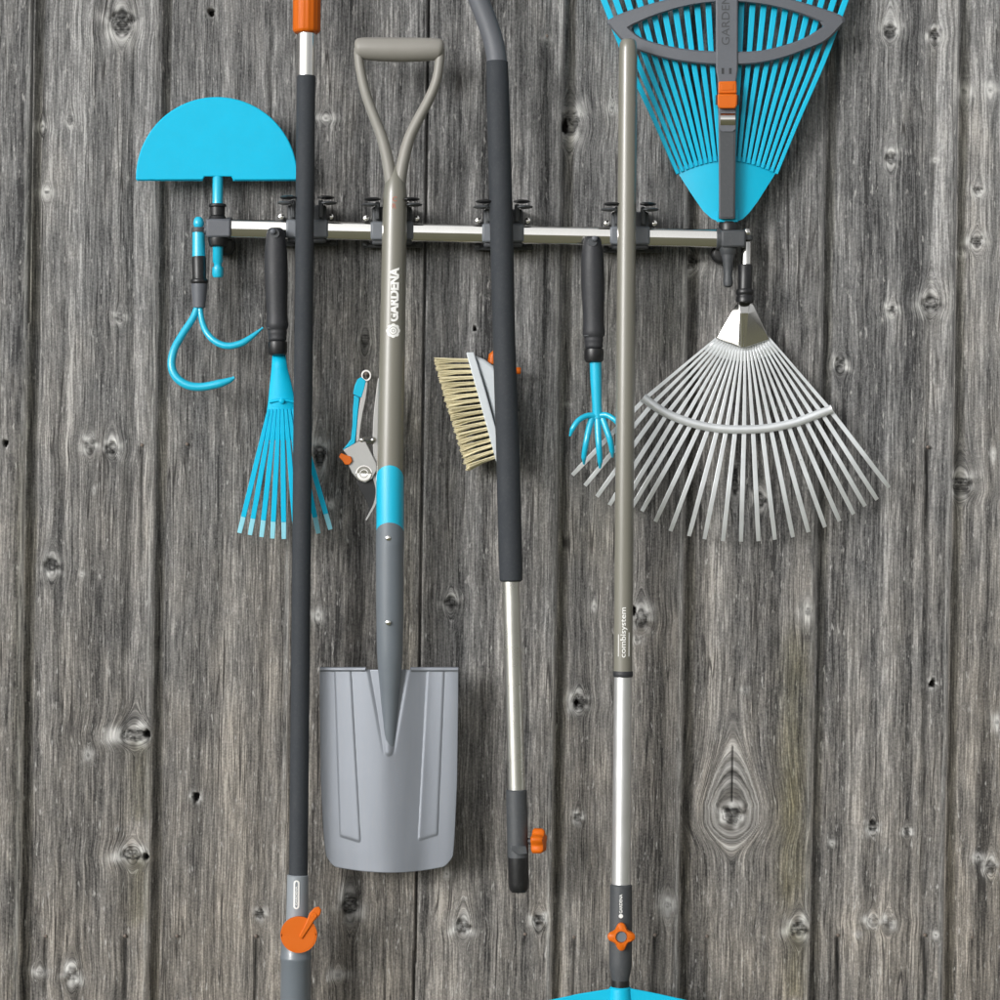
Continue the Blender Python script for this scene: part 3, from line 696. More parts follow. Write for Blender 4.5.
# ------------------------------------------------------------------ spade
def build_spade():
    root = thing('garden_spade', 'big garden spade with beige D-grip shaft and silver grey blade', 'spade', P(389, 872, 74))
    d = 84
    SX = lambda y: 395.2 - (y - 190) * 0.0185 if y < 470 else 390.0 + 0.3 * (y - 470) / 200
    # D-shaped grip
    top = curve([(355, 49, d), (362, 48.5, d), (378, 49.3, d), (400, 49.8, d), (422, 49.6, d), (437, 49.3, d), (443.5, 50, d)], 5); n = len(top)
    g = MB().tube([P(*t) for t in top], [R(9.3 + 2.8 * math.sin(math.pi * i / (n - 1)) if 2 < i < n - 3 else (6.0, 8.6, 9.3)[min(i, n - 1 - i)]) for i in range(n)], n=32)
    gr = g.build('grip_bar', M['grip'], root)
    for pts in ([(358.6, 48, d), (358.8, 58, d), (361.5, 76, d), (366.5, 96, d), (374.5, 118, d), (382, 138, d), (387.5, 160, d), (391, 180, d - 1), (393.5, 198, d - 4), (394.5, 214, d - 8)],
                [(440.3, 49, d), (439.5, 62, d), (436.5, 80, d), (429.5, 98, d), (419, 118, d), (409.5, 138, d), (403.5, 160, d), (399.8, 180, d - 1), (397.5, 198, d - 4), (395.5, 214, d - 8)]):
        q = curve(pts, 5); n = len(q)
        MB().tube([P(*t) for t in q], [R(4.7 + 3.3 * (i / n) ** 2.0 - 5.0 * max(0, i / n - .8) / .2 * .8) for i in range(n)], n=24, flat=1.3).build('grip_arm', M['grip'], root)
    sh = MB().tube([P(SX(y), y, d) for y in (166, 172, 180, 190, 200, 250, 330, 420, 475)], [R(3), R(6.5), R(9.6), R(11.5), R(12.2), R(12.4), R(12.7), R(13.2), R(13.4)], n=40).build('shaft', M['beige'], root)
    # turquoise sleeve with an arched top edge
    def arch(y0, y1, r, up, nm, m_, n=48):
        mb = MB()
        for yy, o in ((y0, up), (y1, 0)):
            for k in range(n):
                a = 2 * math.pi * k / n
                y = yy + o * (1 - math.cos(a)) * 0.5
                c = P(SX(y), y, d); mb.v.append(c + EN * (math.cos(a) * r) + EX * (math.sin(a) * r))
        for k in range(n): mb.f.append((k, (k + 1) % n, n + (k + 1) % n, n + k))
        return mb.build(nm, m_, root)
    arch(465.5, 534, R(13.75), 26, 'turquoise_sleeve', M['cyan_gloss'])
    arch(522.5, 545, R(14.0), 22, 'socket_lip', M['socket'])
    so = MB().tube([P(389.8, y, dd) for y, dd in ((536, d), (600, d - 1), (650, d - 2), (668, d - 3), (690, d - 6), (720, d - 9), (745, d - 12), (754, d - 14), (757.5, d - 18))],
              [R(13.95), R(13.8), R(13.2), R(12), R(9.8), R(7.4), R(6.4), R(5.4), R(2.5)], n=40).build('socket', M['socket'], root)
    for y in (538, 622):
        c = P(389, y, d); MB().tube([c + EN * (R(13.7)), c + EN * (R(13.7) + .0014), c + EN * (R(13.7) + .0022)], [R(2.8), R(2.5), R(1.2)], n=16).build('rivet', M['chrome'], so)
    # pressed blade
    Ly = ([665, 700, 780, 830, 850, 862, 880], [320, 320, 321, 323.6, 325.5, 327.5, 330.5]); Ry = ([665, 700, 780, 830, 850, 862, 880], [458.5, 458.3, 457.2, 455, 453.6, 452, 449])
    nx, ny = 190, 210
    s = np.linspace(-1, 1, nx)[None, :] * np.ones((ny, 1)); t = np.linspace(0, 1, ny)[:, None] * np.ones((1, nx))
    yb = 872.5 - 7.5 * s ** 2 - 9.5 * np.clip((np.abs(s) - .86) / .14, 0, 1) ** 2
    y = 669.5 + t * (yb - 669.5)
    xl = np.interp(y, *Ly); xr = np.interp(y, *Ry); x = (xl + xr) / 2 + s * (xr - xl) / 2
    h = 66 + 12 * np.exp(-(s / .47) ** 2) + 9 * sstep(.45, 1.0, s) * (1 - .5 * t) - 9 * sstep(.3, 1.2, -s) - 3 * t
    def pad(xa, xb_, yb0, slope):   # raised pressed rib between two leaning lines
        a0, a1 = xa; b0, b1 = xb_; tt = (y - 672) / 168
        lo = a0 + (a1 - a0) * tt; hi = b0 + (b1 - b0) * tt
        end = yb0 + slope * (x - (lo + hi) / 2)
        return sstep(lo - .9, lo + 1.2, x) * (1 - sstep(hi - 1.2, hi + .9, x)) * (1 - sstep(end - 1.6, end + 1.2, y))
    h += 1.7 * pad((335.5, 341), (351, 360.2), 838.5, .30) + 1.7 * pad((427.5, 418.5), (444, 437), 837, -.30)
    w = 21.5 + (6.3 - 21.5) * np.clip((y - 669) / 84, 0, 1); cx = 388.3 + .5 * (y - 669) / 84
    vv = (1 - sstep(-4.2, .8, np.abs(x - cx) - w)) * (1 - sstep(752.5, 757, y + np.abs(x - cx) * .35))
    h += vv * (-4.0 + 6.0 * np.exp(-((x - cx) / (0.62 * w + 2)) ** 2))
    mb = MB(); mb.v = [P(x[i, j], y[i, j], h[i, j]) for i in range(ny) for j in range(nx)]
    mb.f = [(i * nx + j, i * nx + j + 1, (i + 1) * nx + j + 1, (i + 1) * nx + j) for i in range(ny - 1) for j in range(nx - 1)]
    bl = mb.build('blade', M['blade'], root, angle=60)
    mod = bl.modifiers.new('thick', 'SOLIDIFY'); mod.thickness = 0.0022; mod.offset = -1
    for a, b in ((320.3, 366), (410.5, 458.3)):
        q = [(a + (b - a) * k / 10, 669.2, float(np.interp((a + (b - a) * k / 10), x[0], h[0])) + 3.5) for k in range(11)]
        MB().tube([P(*p) for p in q], R(2.2), n=12).build('tread', M['blade'], bl)
    # printing on the shaft
    r = R(12.55, d)
    letter('GARDENA', P(SX(322) + 1.2, 322.5, d), EZ + EX * 0.0185, -EX, R(9.8, d), M['white'], root, radius=r, length=R(54, d), bold=0.05)
    lg = MB(); n = 64
    def onr(u, v):
        a = R(u, d) / r; c = P(SX(332 + v), 331.5 + v, d); return c + EX * (math.sin(a) * (r + .0004)) + EN * (math.cos(a) * (r + .0004))
    for rr in (lambda a: 7.2 * (.86 + .14 * abs(math.cos(4 * a))), lambda a: 4.0, lambda a: 3.5, lambda a: 1.7, lambda a: 1.2):
        for k in range(n):
            a = 2 * math.pi * k / n; q = rr(a); lg.v.append(onr(1.2 + q * math.cos(a), q * math.sin(a)))
    for ra in (0, 2):
        for k in range(n): lg.f.append((ra * n + k, ra * n + (k + 1) % n, (ra + 1) * n + (k + 1) % n, (ra + 1) * n + k))
    lg.f.append(tuple(4 * n + k for k in range(n)))
    lg.build('flower_emblem', M['white'], root)
    # small reddish printed mark on the neck
    for yy, s_ in ((200.5, 'C'), (207.5, 'R')):
        letter(s_, P(SX(yy) - 2.0, yy, d), EX, EZ, R(5, d), M['red'], root, radius=None, bold=0.02, name='printed_mark', lift=R(12.3))
build_spade()

# ------------------------------------------------------------------ secateurs
def build_pruner():
    root = thing('secateurs', 'turquoise and chrome secateurs hanging half behind the spade shaft', 'secateurs', P(366, 520, 40))
    d = 44
    n = 24; mb = MB()
    for rr in (5.2, 3.2):
        for dd in (d - 3, d + 3):
            for k in range(n): a = 2 * math.pi * k / n; mb.v.append(P(366.2 + rr * math.cos(a), 375.5 + rr * 1.15 * math.sin(a), dd))
    for k in range(n):
        j = (k + 1) % n
        mb.f += [(k, j, n + j, n + k), (2 * n + k, 2 * n + j, 3 * n + j, 3 * n + k), (k, j, 2 * n + j, 2 * n + k), (n + k, n + j, 3 * n + j, 3 * n + k)]
    mb.build('closing_loop', M['chrome'], root, bevel=0.0005)
    MB().prism([(361.5, 377), (366, 381), (364.5, 388), (361.5, 398), (357, 396), (353, 394), (354.5, 386), (357.5, 379)], d - 4, d + 7).build('grip_end', M['cyan_plastic'], root, bevel=0.001)
    MB().prism([(354, 395), (359.5, 397.5), (358, 412), (356.5, 430), (355, 443), (349, 447), (342, 450), (346, 446), (351, 439), (352.5, 424), (353, 408)], d - 5, d + 4).build('grip_shell', M['cyan_plastic'], root, bevel=0.001)
    MB().prism([(366.5, 381), (368, 383), (366, 398), (363, 412), (360.5, 428), (359.5, 440), (356, 443), (357, 428), (358.5, 412), (361, 396), (364, 386)], d + 1, d + 6.5).build('handle_frame', M['plate'], root, bevel=0.0007)
    MB().prism([(343, 450), (352, 445), (360, 440), (366, 442), (371, 452), (376.5, 463), (377, 470), (372, 479), (365, 483), (358, 480), (352, 473), (348, 464), (347, 455)], d - 2, d + 6).build('head_plate', M['plate'], root, bevel=0.001)
    c = P(364, 473.5, d + 5.5); MB().tube([c, c + EN * .0012, c + EN * .0016, c + EN * .0010, c + EN * .0010], [R(8.4), R(8.2), R(7.2), R(6.4), R(4.4)], n=32).tube([c + EN * .0008, c + EN * .0028, c + EN * .0032, c + EN * .0026], [R(4.2), R(4.2), R(3.6), R(1.6)], n=24).build('pivot_bolt', M['chrome'], root, angle=22)
    lk = MB().prism([(341, 453), (346, 455), (351, 456.5), (352.5, 461), (349.5, 465), (345, 464.5), (342, 460), (339, 457)], d + 3, d + 10).build('safety_catch', M['orange'], root, bevel=0.0012)
    q = [(361.5 + 12.5 * k / 40 , 440.5 + 3.0 * math.sin(k * 1.57), d + 3 + 3.4 * math.cos(k * 1.57)) for k in range(41)]
    MB().tube([P(*t) for t in q], R(0.8), n=8).build('spring', M['chrome'], root)
    for x in (362, 373): MB().ball(P(x, 440, d + 3), R(3.2)).build('spring_seat', M['chrome'], root)
    q = curve([(381, 378, d), (380, 396, d), (378.5, 420, d), (378, 440, d), (377.5, 455, d), (374, 466, d)], 6)
    MB().bar([P(*t) for t in q], [R(6 + 5 * math.sin(math.pi * i / (len(q) - 1))) for i in range(len(q))], 0.006).build('second_handle', M['plate'], root, bevel=0.001)
    MB().prism([(356, 480), (366, 483), (373, 478), (376, 488), (374, 500), (371, 510), (367, 519.5), (365.5, 519), (369, 508), (366, 500), (360, 490)], d - 4, d - 1).build('cutting_blade', M['black'], root, bevel=0.0005)
    q = curve([(374, 476, d), (377, 490, d), (375, 503, d), (370, 513, d), (366, 520, d)], 6)
    MB().bar([P(*t) for t in q], [R(3.0 - 1.6 * i / len(q)) for i in range(len(q))], 0.004).build('hook_blade', M['plate'], root)
build_pruner()

# ------------------------------------------------------------------ water brush and its foam pole
def build_foam_pole():
    d = 88
    root = thing('foam_covered_pole', 'bent-topped pole with a long charcoal foam sleeve, steel lower tube and small orange knob', 'pole', P(518.5, 892, d))
    q = curve([(462, -60, d), (470, -24, d), (478, -2, d), (486.5, 20, d), (493, 40, d), (496.3, 56, d), (497, 66, d)], 7)
    MB().tube([P(*t) for t in q], R(10.2), n=32).build('bent_tube', M['grey'], root)
    fs = [(61.5, 497), (62.5, 497), (120, 498.6), (230, 501.5), (340, 504), (450, 507.8), (560, 510.6), (580, 511), (581.5, 511)]
    MB().tube([P(x, y, d) for y, x in fs], [R(r) for r in (10.3, 11.0, 11.6, 11.6, 11.2, 11.7, 11.8, 11.5, 10)], n=36).build('foam_sleeve', M['foam'], root)
    MB().tube([P(x, y, d) for y, x in ((576, 510.6), (690, 513.8), (795, 516.6))], R(8.6), n=32).build('steel_tube', M['steel'], root)
    pk = [(789.5, 516.4, 9.4), (790.5, 516.4, 10.4), (830, 517.4, 10.5), (857, 518, 10.5)]
    cn = MB().tube([P(x, y, d) for y, x, r in pk], [R(r) for y, x, r in pk], n=32).build('connector', M['dark_grey'], root)
    pk = [(853, 518.1, 10.3), (884, 518.6, 10.3), (889, 518.7, 9.6), (892, 518.7, 7.6)]
    MB().tube([P(x, y, d) for y, x, r in pk], [R(r) for y, x, r in pk], n=32).build('end_cap', M['black'], root)
    MB().prism([(510.5, 846), (526.5, 846), (527.5, 854), (518, 855), (511, 850)], d + 9, d + 15).build('connector_lug', M['dark_grey'], cn, bevel=0.001)
    c0 = P(526, 841, d); ax = (EX + EN * 0.25).normalized()
    MB().tube([c0, c0 + ax * R(8)], R(3.2), n=16).build('knob_screw', M['dark_grey'], cn)
    k = MB(); n = 48; base = c0 + ax * R(7)
    e1 = EZ; e2 = ax.cross(e1).normalized()
    for t, kk in ((0, .86), (1.5, 1), (9.5, 1), (12, .84)):
        for i in range(n):
            a = 2 * math.pi * i / n; r = R(11.2 + 1.9 * math.cos(5 * a)) * kk
            k.v.append(base + ax * R(t) + e1 * (r * math.cos(a)) + e2 * (r * math.sin(a)))
    for j in range(3):
        for i in range(n): k.f.append((j * n + i, j * n + (i + 1) % n, (j + 1) * n + (i + 1) % n, (j + 1) * n + i))
    k.f += [tuple(range(n)), tuple(range(3 * n, 4 * n))]
    k.build('knob', M['orange'], cn)
build_foam_pole()

def build_brush():
    root = thing('wash_brush', 'pale grey wash brush with dense cream bristles sticking out behind the foam pole', 'brush', P(485, 462, 40))
    # local frame: long axis leaning, bristles pointing left
    A0 = Vector((469.5, 352)); A1 = Vector((500.5, 462))
    # rim strip
    MB().prism([(466, 352.5), (474, 352), (486, 392), (497, 432), (505, 462), (496.5, 463), (487, 428), (476, 388)], 14, 66).build('rim', M['brush'], root, bevel=0.0015)
    bd = MB().prism([(474.5, 355), (484, 359), (494, 366), (501, 380), (506, 410), (506.5, 440), (504.5, 458), (497.5, 432), (487, 392)], 20, 60).build('body', M['brush'], root, bevel=0.010, seg=4)
    MB().tube([P(497, 352, 42), P(493, 356, 42), P(492, 364, 42)], [R(4), R(4.6), R(4.6)], n=16).build('hose_connector', M['orange'], bd)
    MB().tube([P(502, 371, 30), P(513, 370.5, 30), P(520, 370.8, 30), P(521, 370.8, 30)], [R(3.2), R(3.2), R(3.6), R(2.8)], n=18).build('valve', M['orange'], bd)
    mb = MB(); r = random.Random(3)
    rows, cols = 18, 9
    for i in range(rows):
        t = (i + .5) / rows
        bx, by = 468 + (495.5 - 468) * t, 357.5 + (460 - 357.5) * t
        if t < .95: pass
        tx, ty = 435.5 + (469 - 435.5) * t ** 1.08, 358 + (470.5 - 358) * t
        for c in range(cols):
            d = 18 + 44 * (c + .5) / cols
            for k in range(34):
                jx, jy, jd = r.gauss(0, .75), r.uniform(-2.2, 2.2), r.gauss(0, 2.3)
                sp = 1.0
                b = P(bx + r.gauss(0, .3), by + jy * .6, d + jd * .4)
                mpt = P((bx * .5 + tx * .5) + .3 * jx, by * .5 + ty * .5 - .4 + jy * .75, d + 4 + jd * .8)
                e = P(tx + jx * 1.2, ty + jy * 1.5, d + 9 + jd * 1.3)
                mb.tube([b, mpt, e], [R(.52), R(.5), R(.36)], n=4, cap=True)
    mb.build('bristles', M['bristle'], root, angle=80)
build_brush()

# ------------------------------------------------------------------ beige and aluminium telescopic handle with a turquoise head
def build_beige_pole():
    d = 90
    X = lambda y: 628.2 - (y - 40) * 0.0083
    root = thing('garden_tool', 'tall beige and aluminium telescopic handle with orange star knob and turquoise tool head', 'garden tool', P(X(1060), 1060, d))
    tp = MB().tube([P(X(y), y, d) for y in (39, 40, 43, 48, 56, 200, 400, 673)], [R(4), R(6.6), R(8.2), R(8.9), R(9.2), R(9.3), R(9.3), R(9.3)], n=36).build('upper_tube', M['beige'], root)
    MB().tube([P(X(y), y, d) for y in (671, 672, 676, 677)], [R(9.4), R(9.9), R(9.9), R(9.2)], n=32).build('ring', M['charcoal'], root)
    MB().tube([P(X(y), y, d) for y in (674, 780, 890)], [R(8.7), R(9.0), R(9.3)], n=36).build('aluminium_tube', M['alu'], root)
    cn = MB().tube([P(X(y), y, d) for y in (884, 885.5, 920, 960, 968, 980, 982, 995)], [R(9.6), R(11), R(11.3), R(11.4), R(11.0), R(8.6), R(8.2), R(8.0)], n=36).build('connector', M['dark_grey'], root)
    MB().tube([P(X(y), y, d) for y in (980, 984, 996)], [R(8.8), R(9.0), R(8.8)], n=30).build('neck_ring', M['black'], cn)
    # star knob, facing the viewer
    k = MB(); n = 60; c = P(620.6, 934, d)
    for t, kk, inner in ((15, .84, 0), (16.5, 1, 0), (23, 1, 0), (25, .86, 0), (25.2, .52, 1), (21, .48, 1)):
        for i in range(n):
            a = 2 * math.pi * i / n + .1
            r = R(11.4 + 2.3 * math.cos(4 * a)) * kk if not inner else R(11.4) * kk
            k.v.append(c + EN * (t * .001) + EX * (r * math.sin(a)) + EZ * (r * math.cos(a)))
    for j in range(5):
        for i in range(n): k.f.append((j * n + i, j * n + (i + 1) % n, (j + 1) * n + (i + 1) % n, (j + 1) * n + i))
    k.f += [tuple(range(n)), tuple(range(5 * n, 6 * n))]
    kn = k.build('star_knob', M['orange'], cn)
    MB().tube([c + EN * .018, c + EN * .0225], R(5.2), n=24).build('knob_centre', M['socket'], kn)
    r = R(11.2, d)
    letter('GARDENA', P(620.3, 911.5, d), EZ, -EX, R(3.0, d), M['white'], cn, radius=r, length=R(19, d), bold=0.02)
    c = P(620.4, 914.3, d); MB().tube([c + EN * (r + .0002), c + EN * (r + .0006)], [R(2.2), R(2.0)], n=16).build('emblem_dot', M['white'], cn)
    # white print near the lower end of the beige tube
    r = R(9.35, d)
    for s_, x, y0, ln, hh in (('combisystem', 0.2, 657, 50, 7.0),):
        a = R(x, d) / r
        cc = P(X(632), y0, d)
        vs, fs, L = text_mesh(s_, R(hh, d), .012)
        mb = MB()
        for u, v, _ in vs:
            aa = a - v / r
            pc = P(X(y0 - u / L * ln), y0 - u / L * ln, d)
            mb.v.append(pc + EX * (math.sin(aa) * (r + .0004)) + EN * (math.cos(aa) * (r + .0004)))
        mb.f = fs; mb.build('lettering', M['white'], tp)
    for x0, x1, y0, y1 in ((-5.6, -4.9, 634, 656), (5.0, 6.2, 632, 656)):
        mb = MB()
        for y in (y0, y1):
            for x in (x0, x1):
                aa = R(x, d) / r; pc = P(X(y), y, d); mb.v.append(pc + EX * (math.sin(aa) * (r + .0004)) + EN * (math.cos(aa) * (r + .0004)))
        mb.f = [(0, 1, 3, 2)]; mb.build('printed_stripe', M['white'], tp)
    # turquoise head opening out below the neck
    o = [(611, 988.5), (632, 988.5), (655, 993), (700, 1003), (745, 1012), (745, 1026), (700, 1024), (620, 1024), (500, 1024), (495, 1014), (540, 1002), (580, 993.5)]
    hd = MB().prism(o, d - 10, d + 8).build('tool_head', M['cyan_plastic'], root, bevel=0.0015)
    MB().tube([P(X(y), y, d) for y in (986.5, 988, 1000, 1024)], [R(9.5), R(11), R(12), R(13)], n=30).build('head_socket', M['cyan_plastic'], hd)
build_beige_pole()

# ------------------------------------------------------------------ plastic leaf rake
def build_leaf_rake():
    root = thing('plastic_leaf_rake', 'wide turquoise plastic leaf rake with grey bow brace and orange clip, hung upside down', 'leaf rake', P(727, 287, 46))
    cx = 726.5; d = 50
    # hub: solid fan, round at the bottom
    o = [(676, 170.5), (682, 166), (690, 162), (702, 158), (714, 156), (727, 155.3), (740, 156), (752, 158), (764, 162), (772, 166), (777.5, 169.5), (772, 179), (758, 201), (749, 213), (743, 219), (735, 222.3), (721, 222.3), (712, 219), (703, 211), (690, 192)]
    dd = lambda x, y: d - 4 - 9 * ((x - cx) / 50) ** 2 - 0.02 * (220 - y)
    nx, ny = 40, 30; mb = MB()
    Lb = ([155, 170, 192, 211, 219, 222.5], [676, 676, 690, 703, 712, 721]); Rb = ([155, 170, 179, 201, 213, 219, 222.5], [777.5, 777.5, 772, 758, 749, 743, 735])
    top = lambda s: 155.3 + 15 * abs(s) ** 1.8
    def pt(s, t, off):
        y = top(s) + t * (222.3 - top(s)); xl = np.interp(y, *Lb); xr = np.interp(y, *Rb)
        x = (xl + xr) / 2 + s * (xr - xl) / 2
        return P(x, y, dd(x, y) + off)
    for off in (0, -4):
        for i in range(ny + 1):
            for j in range(nx + 1): mb.v.append(pt(j / nx * 2 - 1, i / ny, off))
    W = nx + 1; T = (ny + 1) * W
    for i in range(ny):
        for j in range(nx):
            a = i * W + j; mb.f += [(a, a + 1, a + W + 1, a + W), (T + a, T + a + W, T + a + W + 1, T + a + 1)]
    for j in range(nx): mb.f += [(j, T + j, T + j + 1, j + 1), (ny * W + j, ny * W + j + 1, T + ny * W + j + 1, T + ny * W + j)]
    for i in range(ny): mb.f += [(i * W, (i + 1) * W, T + (i + 1) * W, T + i * W), (i * W + nx, T + i * W + nx, T + (i + 1) * W + nx, (i + 1) * W + nx)]
    hub = mb.build('fan_hub', M['cyan_plastic'], root)
    # rim collar that frames the stem at the bottom
    MB().prism([(716.5, 211), (719, 211), (719, 219), (735, 219), (735, 209), (738, 209), (738, 222), (716.5, 222)], d - 4, d + 5).build('stem_frame', M['cyan_plastic'], hub, bevel=0.0008)
    N_ = 22
    for i in range(N_):
        u = (i - (N_ - 1) / 2) / ((N_ - 1) / 2)
        b = 727 + u * 49.0; by = 158 + 13 * abs(u) ** 1.8
        m = 725.5 + u * 97.5; my = 62 - 4 * (1 - abs(u))
        e = 724 + u * 139; ey = -62 + 14 * abs(u)
        q = curve([(b, by + 3, d - 6 - 8 * u * u), ((b * .5 + m * .5), (by + my) / 2, d - 4 - 8 * u * u), (m, my, d - 2 - 9 * u * u), (m + (e - m) * .5, my + (ey - my) * .5, d - 4 - 10 * u * u), (e, ey, d - 14 - 10 * u * u)], 5)
        n = len(q)
        MB().bar([P(*t) for t in q], [R(3.6 + 2.4 * min(1, i2 / n * 1.4)) for i2 in range(n)], 0.0075).build('tine', M['cyan_plastic'], root, bevel=0.0008)
    # grey bow brace shaped like an eye
    outer_low = [(607, 23), (616, 34), (628, 46), (648, 54), (672, 60), (700, 64), (727, 65), (756, 64), (784, 58), (808, 49), (828, 40), (845, 22)]
    outer_up = [(845, 18), (836, 13), (815, 6), (790, -1), (760, -6), (727, -8), (694, -6), (664, 0), (640, 7), (622, 13), (608, 20)]
    inner_low = [(629, 28), (640, 37), (660, 44), (690, 49.5), (727, 51.5), (760, 50.5), (788, 44), (808, 36), (823, 26.5)]
    inner_up = [(820, 22), (800, 14), (775, 7), (750, 3), (727, 2), (704, 3.5), (680, 8), (655, 16), (634, 25)]
    br = MB(); Lp = curve(outer_low, 4)[:-1]; 
    def resample(pts, n):
        p = np.array(curve(pts, 6)); s = np.concatenate([[0], np.cumsum(np.hypot(*np.diff(p, axis=0).T))]); q = np.linspace(0, s[-1], n)
        return list(zip(np.interp(q, s, p[:, 0]), np.interp(q, s, p[:, 1])))
    n = 40
    oL, oU, iL, iU = resample(outer_low, n), resample(outer_up, n), resample(inner_low, n), resample(inner_up, n)
    outer = oL + oU; inner = iL + iU; m = len(outer)
    dz = lambda x: d + 6 - 10 * ((x - 727) / 118) ** 2
    def ringpt(o_, i_, k): return (o_[0] + (i_[0] - o_[0]) * k, o_[1] + (i_[1] - o_[1]) * k)
    secs = [(0, -4), (0, 5), (.12, 8), (.88, 8), (1, 5), (1, -4)]
    for k, off in secs:
        for a, b in zip(outer, inner):
            x, y = ringpt(a, b, k); br.v.append(P(x, y, dz(x) + off))
    for j in range(len(secs)):
        jj = (j + 1) % len(secs)
        for i in range(m):
            i2 = (i + 1) % m; br.f.append((j * m + i, j * m + i2, jj * m + i2, jj * m + i))
    br.build('bow_brace', M['grey'], root, angle=30)
    # central stem with its slot, clip and plug
    st = MB().prism([(715.5, -60), (738, -60), (738, 70), (736.5, 80), (736, 128), (735, 219), (719, 219), (718.5, 128), (717.5, 80), (715.8, 70)], d, d + 16).build('stem', M['grey'], root, bevel=0.002)
    MB().prism([(719.5, 128), (734, 128), (733.6, 217.5), (720.3, 217.5)], d + 14, d + 16.8).build('stem_channel', M['dark_grey'], st, bevel=0.0006)
    for x in (721.5, 729): MB().prism([(x, 68), (x + 2.6, 68), (x + 2.6, 74), (x, 74)], d + 14, d + 16.3).build('latch_slot', M['charcoal'], st)
    cl = MB().prism([(717.5, 94), (737, 94), (737.5, 97), (737, 106), (735, 108.5), (719.5, 108.5), (717.5, 106)], d + 12, d + 25).prism([(718.5, 81.5), (736.5, 81), (737, 93.6), (718, 93.6)], d + 12, d + 22).build('orange_clip', M['orange'], st, bevel=0.0018)
    MB().prism([(721, 84), (734, 83.5), (733.5, 90), (721.5, 90.5)], d + 21, d + 22.6).build('clip_recess', M['orange'], cl, bevel=0.0008)
    for x0, x1 in ((715.5, 717.8), (737, 739)): MB().prism([(x0, 95), (x1, 95), (x1, 105), (x0, 105)], d + 4, d + 20).build('clip_ear', M['charcoal'], st, bevel=.0005)
    MB().prism([(718.5, 111.5), (736, 111.5), (736, 129), (733, 132), (722, 132), (718.5, 129)], d + 13, d + 18).build('window_frame', M['grey'], st, bevel=0.001)
    MB().tube([P(719.8, 120, d + 12), P(734.6, 120, d + 12)], R(7.6), n=28).build('roller', M['chrome'], st)
    letter('GARDENA', P(725.5, 45, d + 16), EZ, -EX, R(8, d), M['dark_grey'], st, length=R(58, d), bold=0.0, name='embossed_lettering')
    pl = [(222, 8.2), (230, 8), (246, 7), (256, 6.6), (262, 5.4), (270, 4.7), (276, 4.0), (278, 4.6), (283, 5.0), (286, 4.4), (287.5, 2.5)]
    MB().tube([P(728 - .0 * y, y, 45) for y, r in pl], [R(r) for y, r in pl], n=24).build('plug', M['dark_grey'], root)
build_leaf_rake()

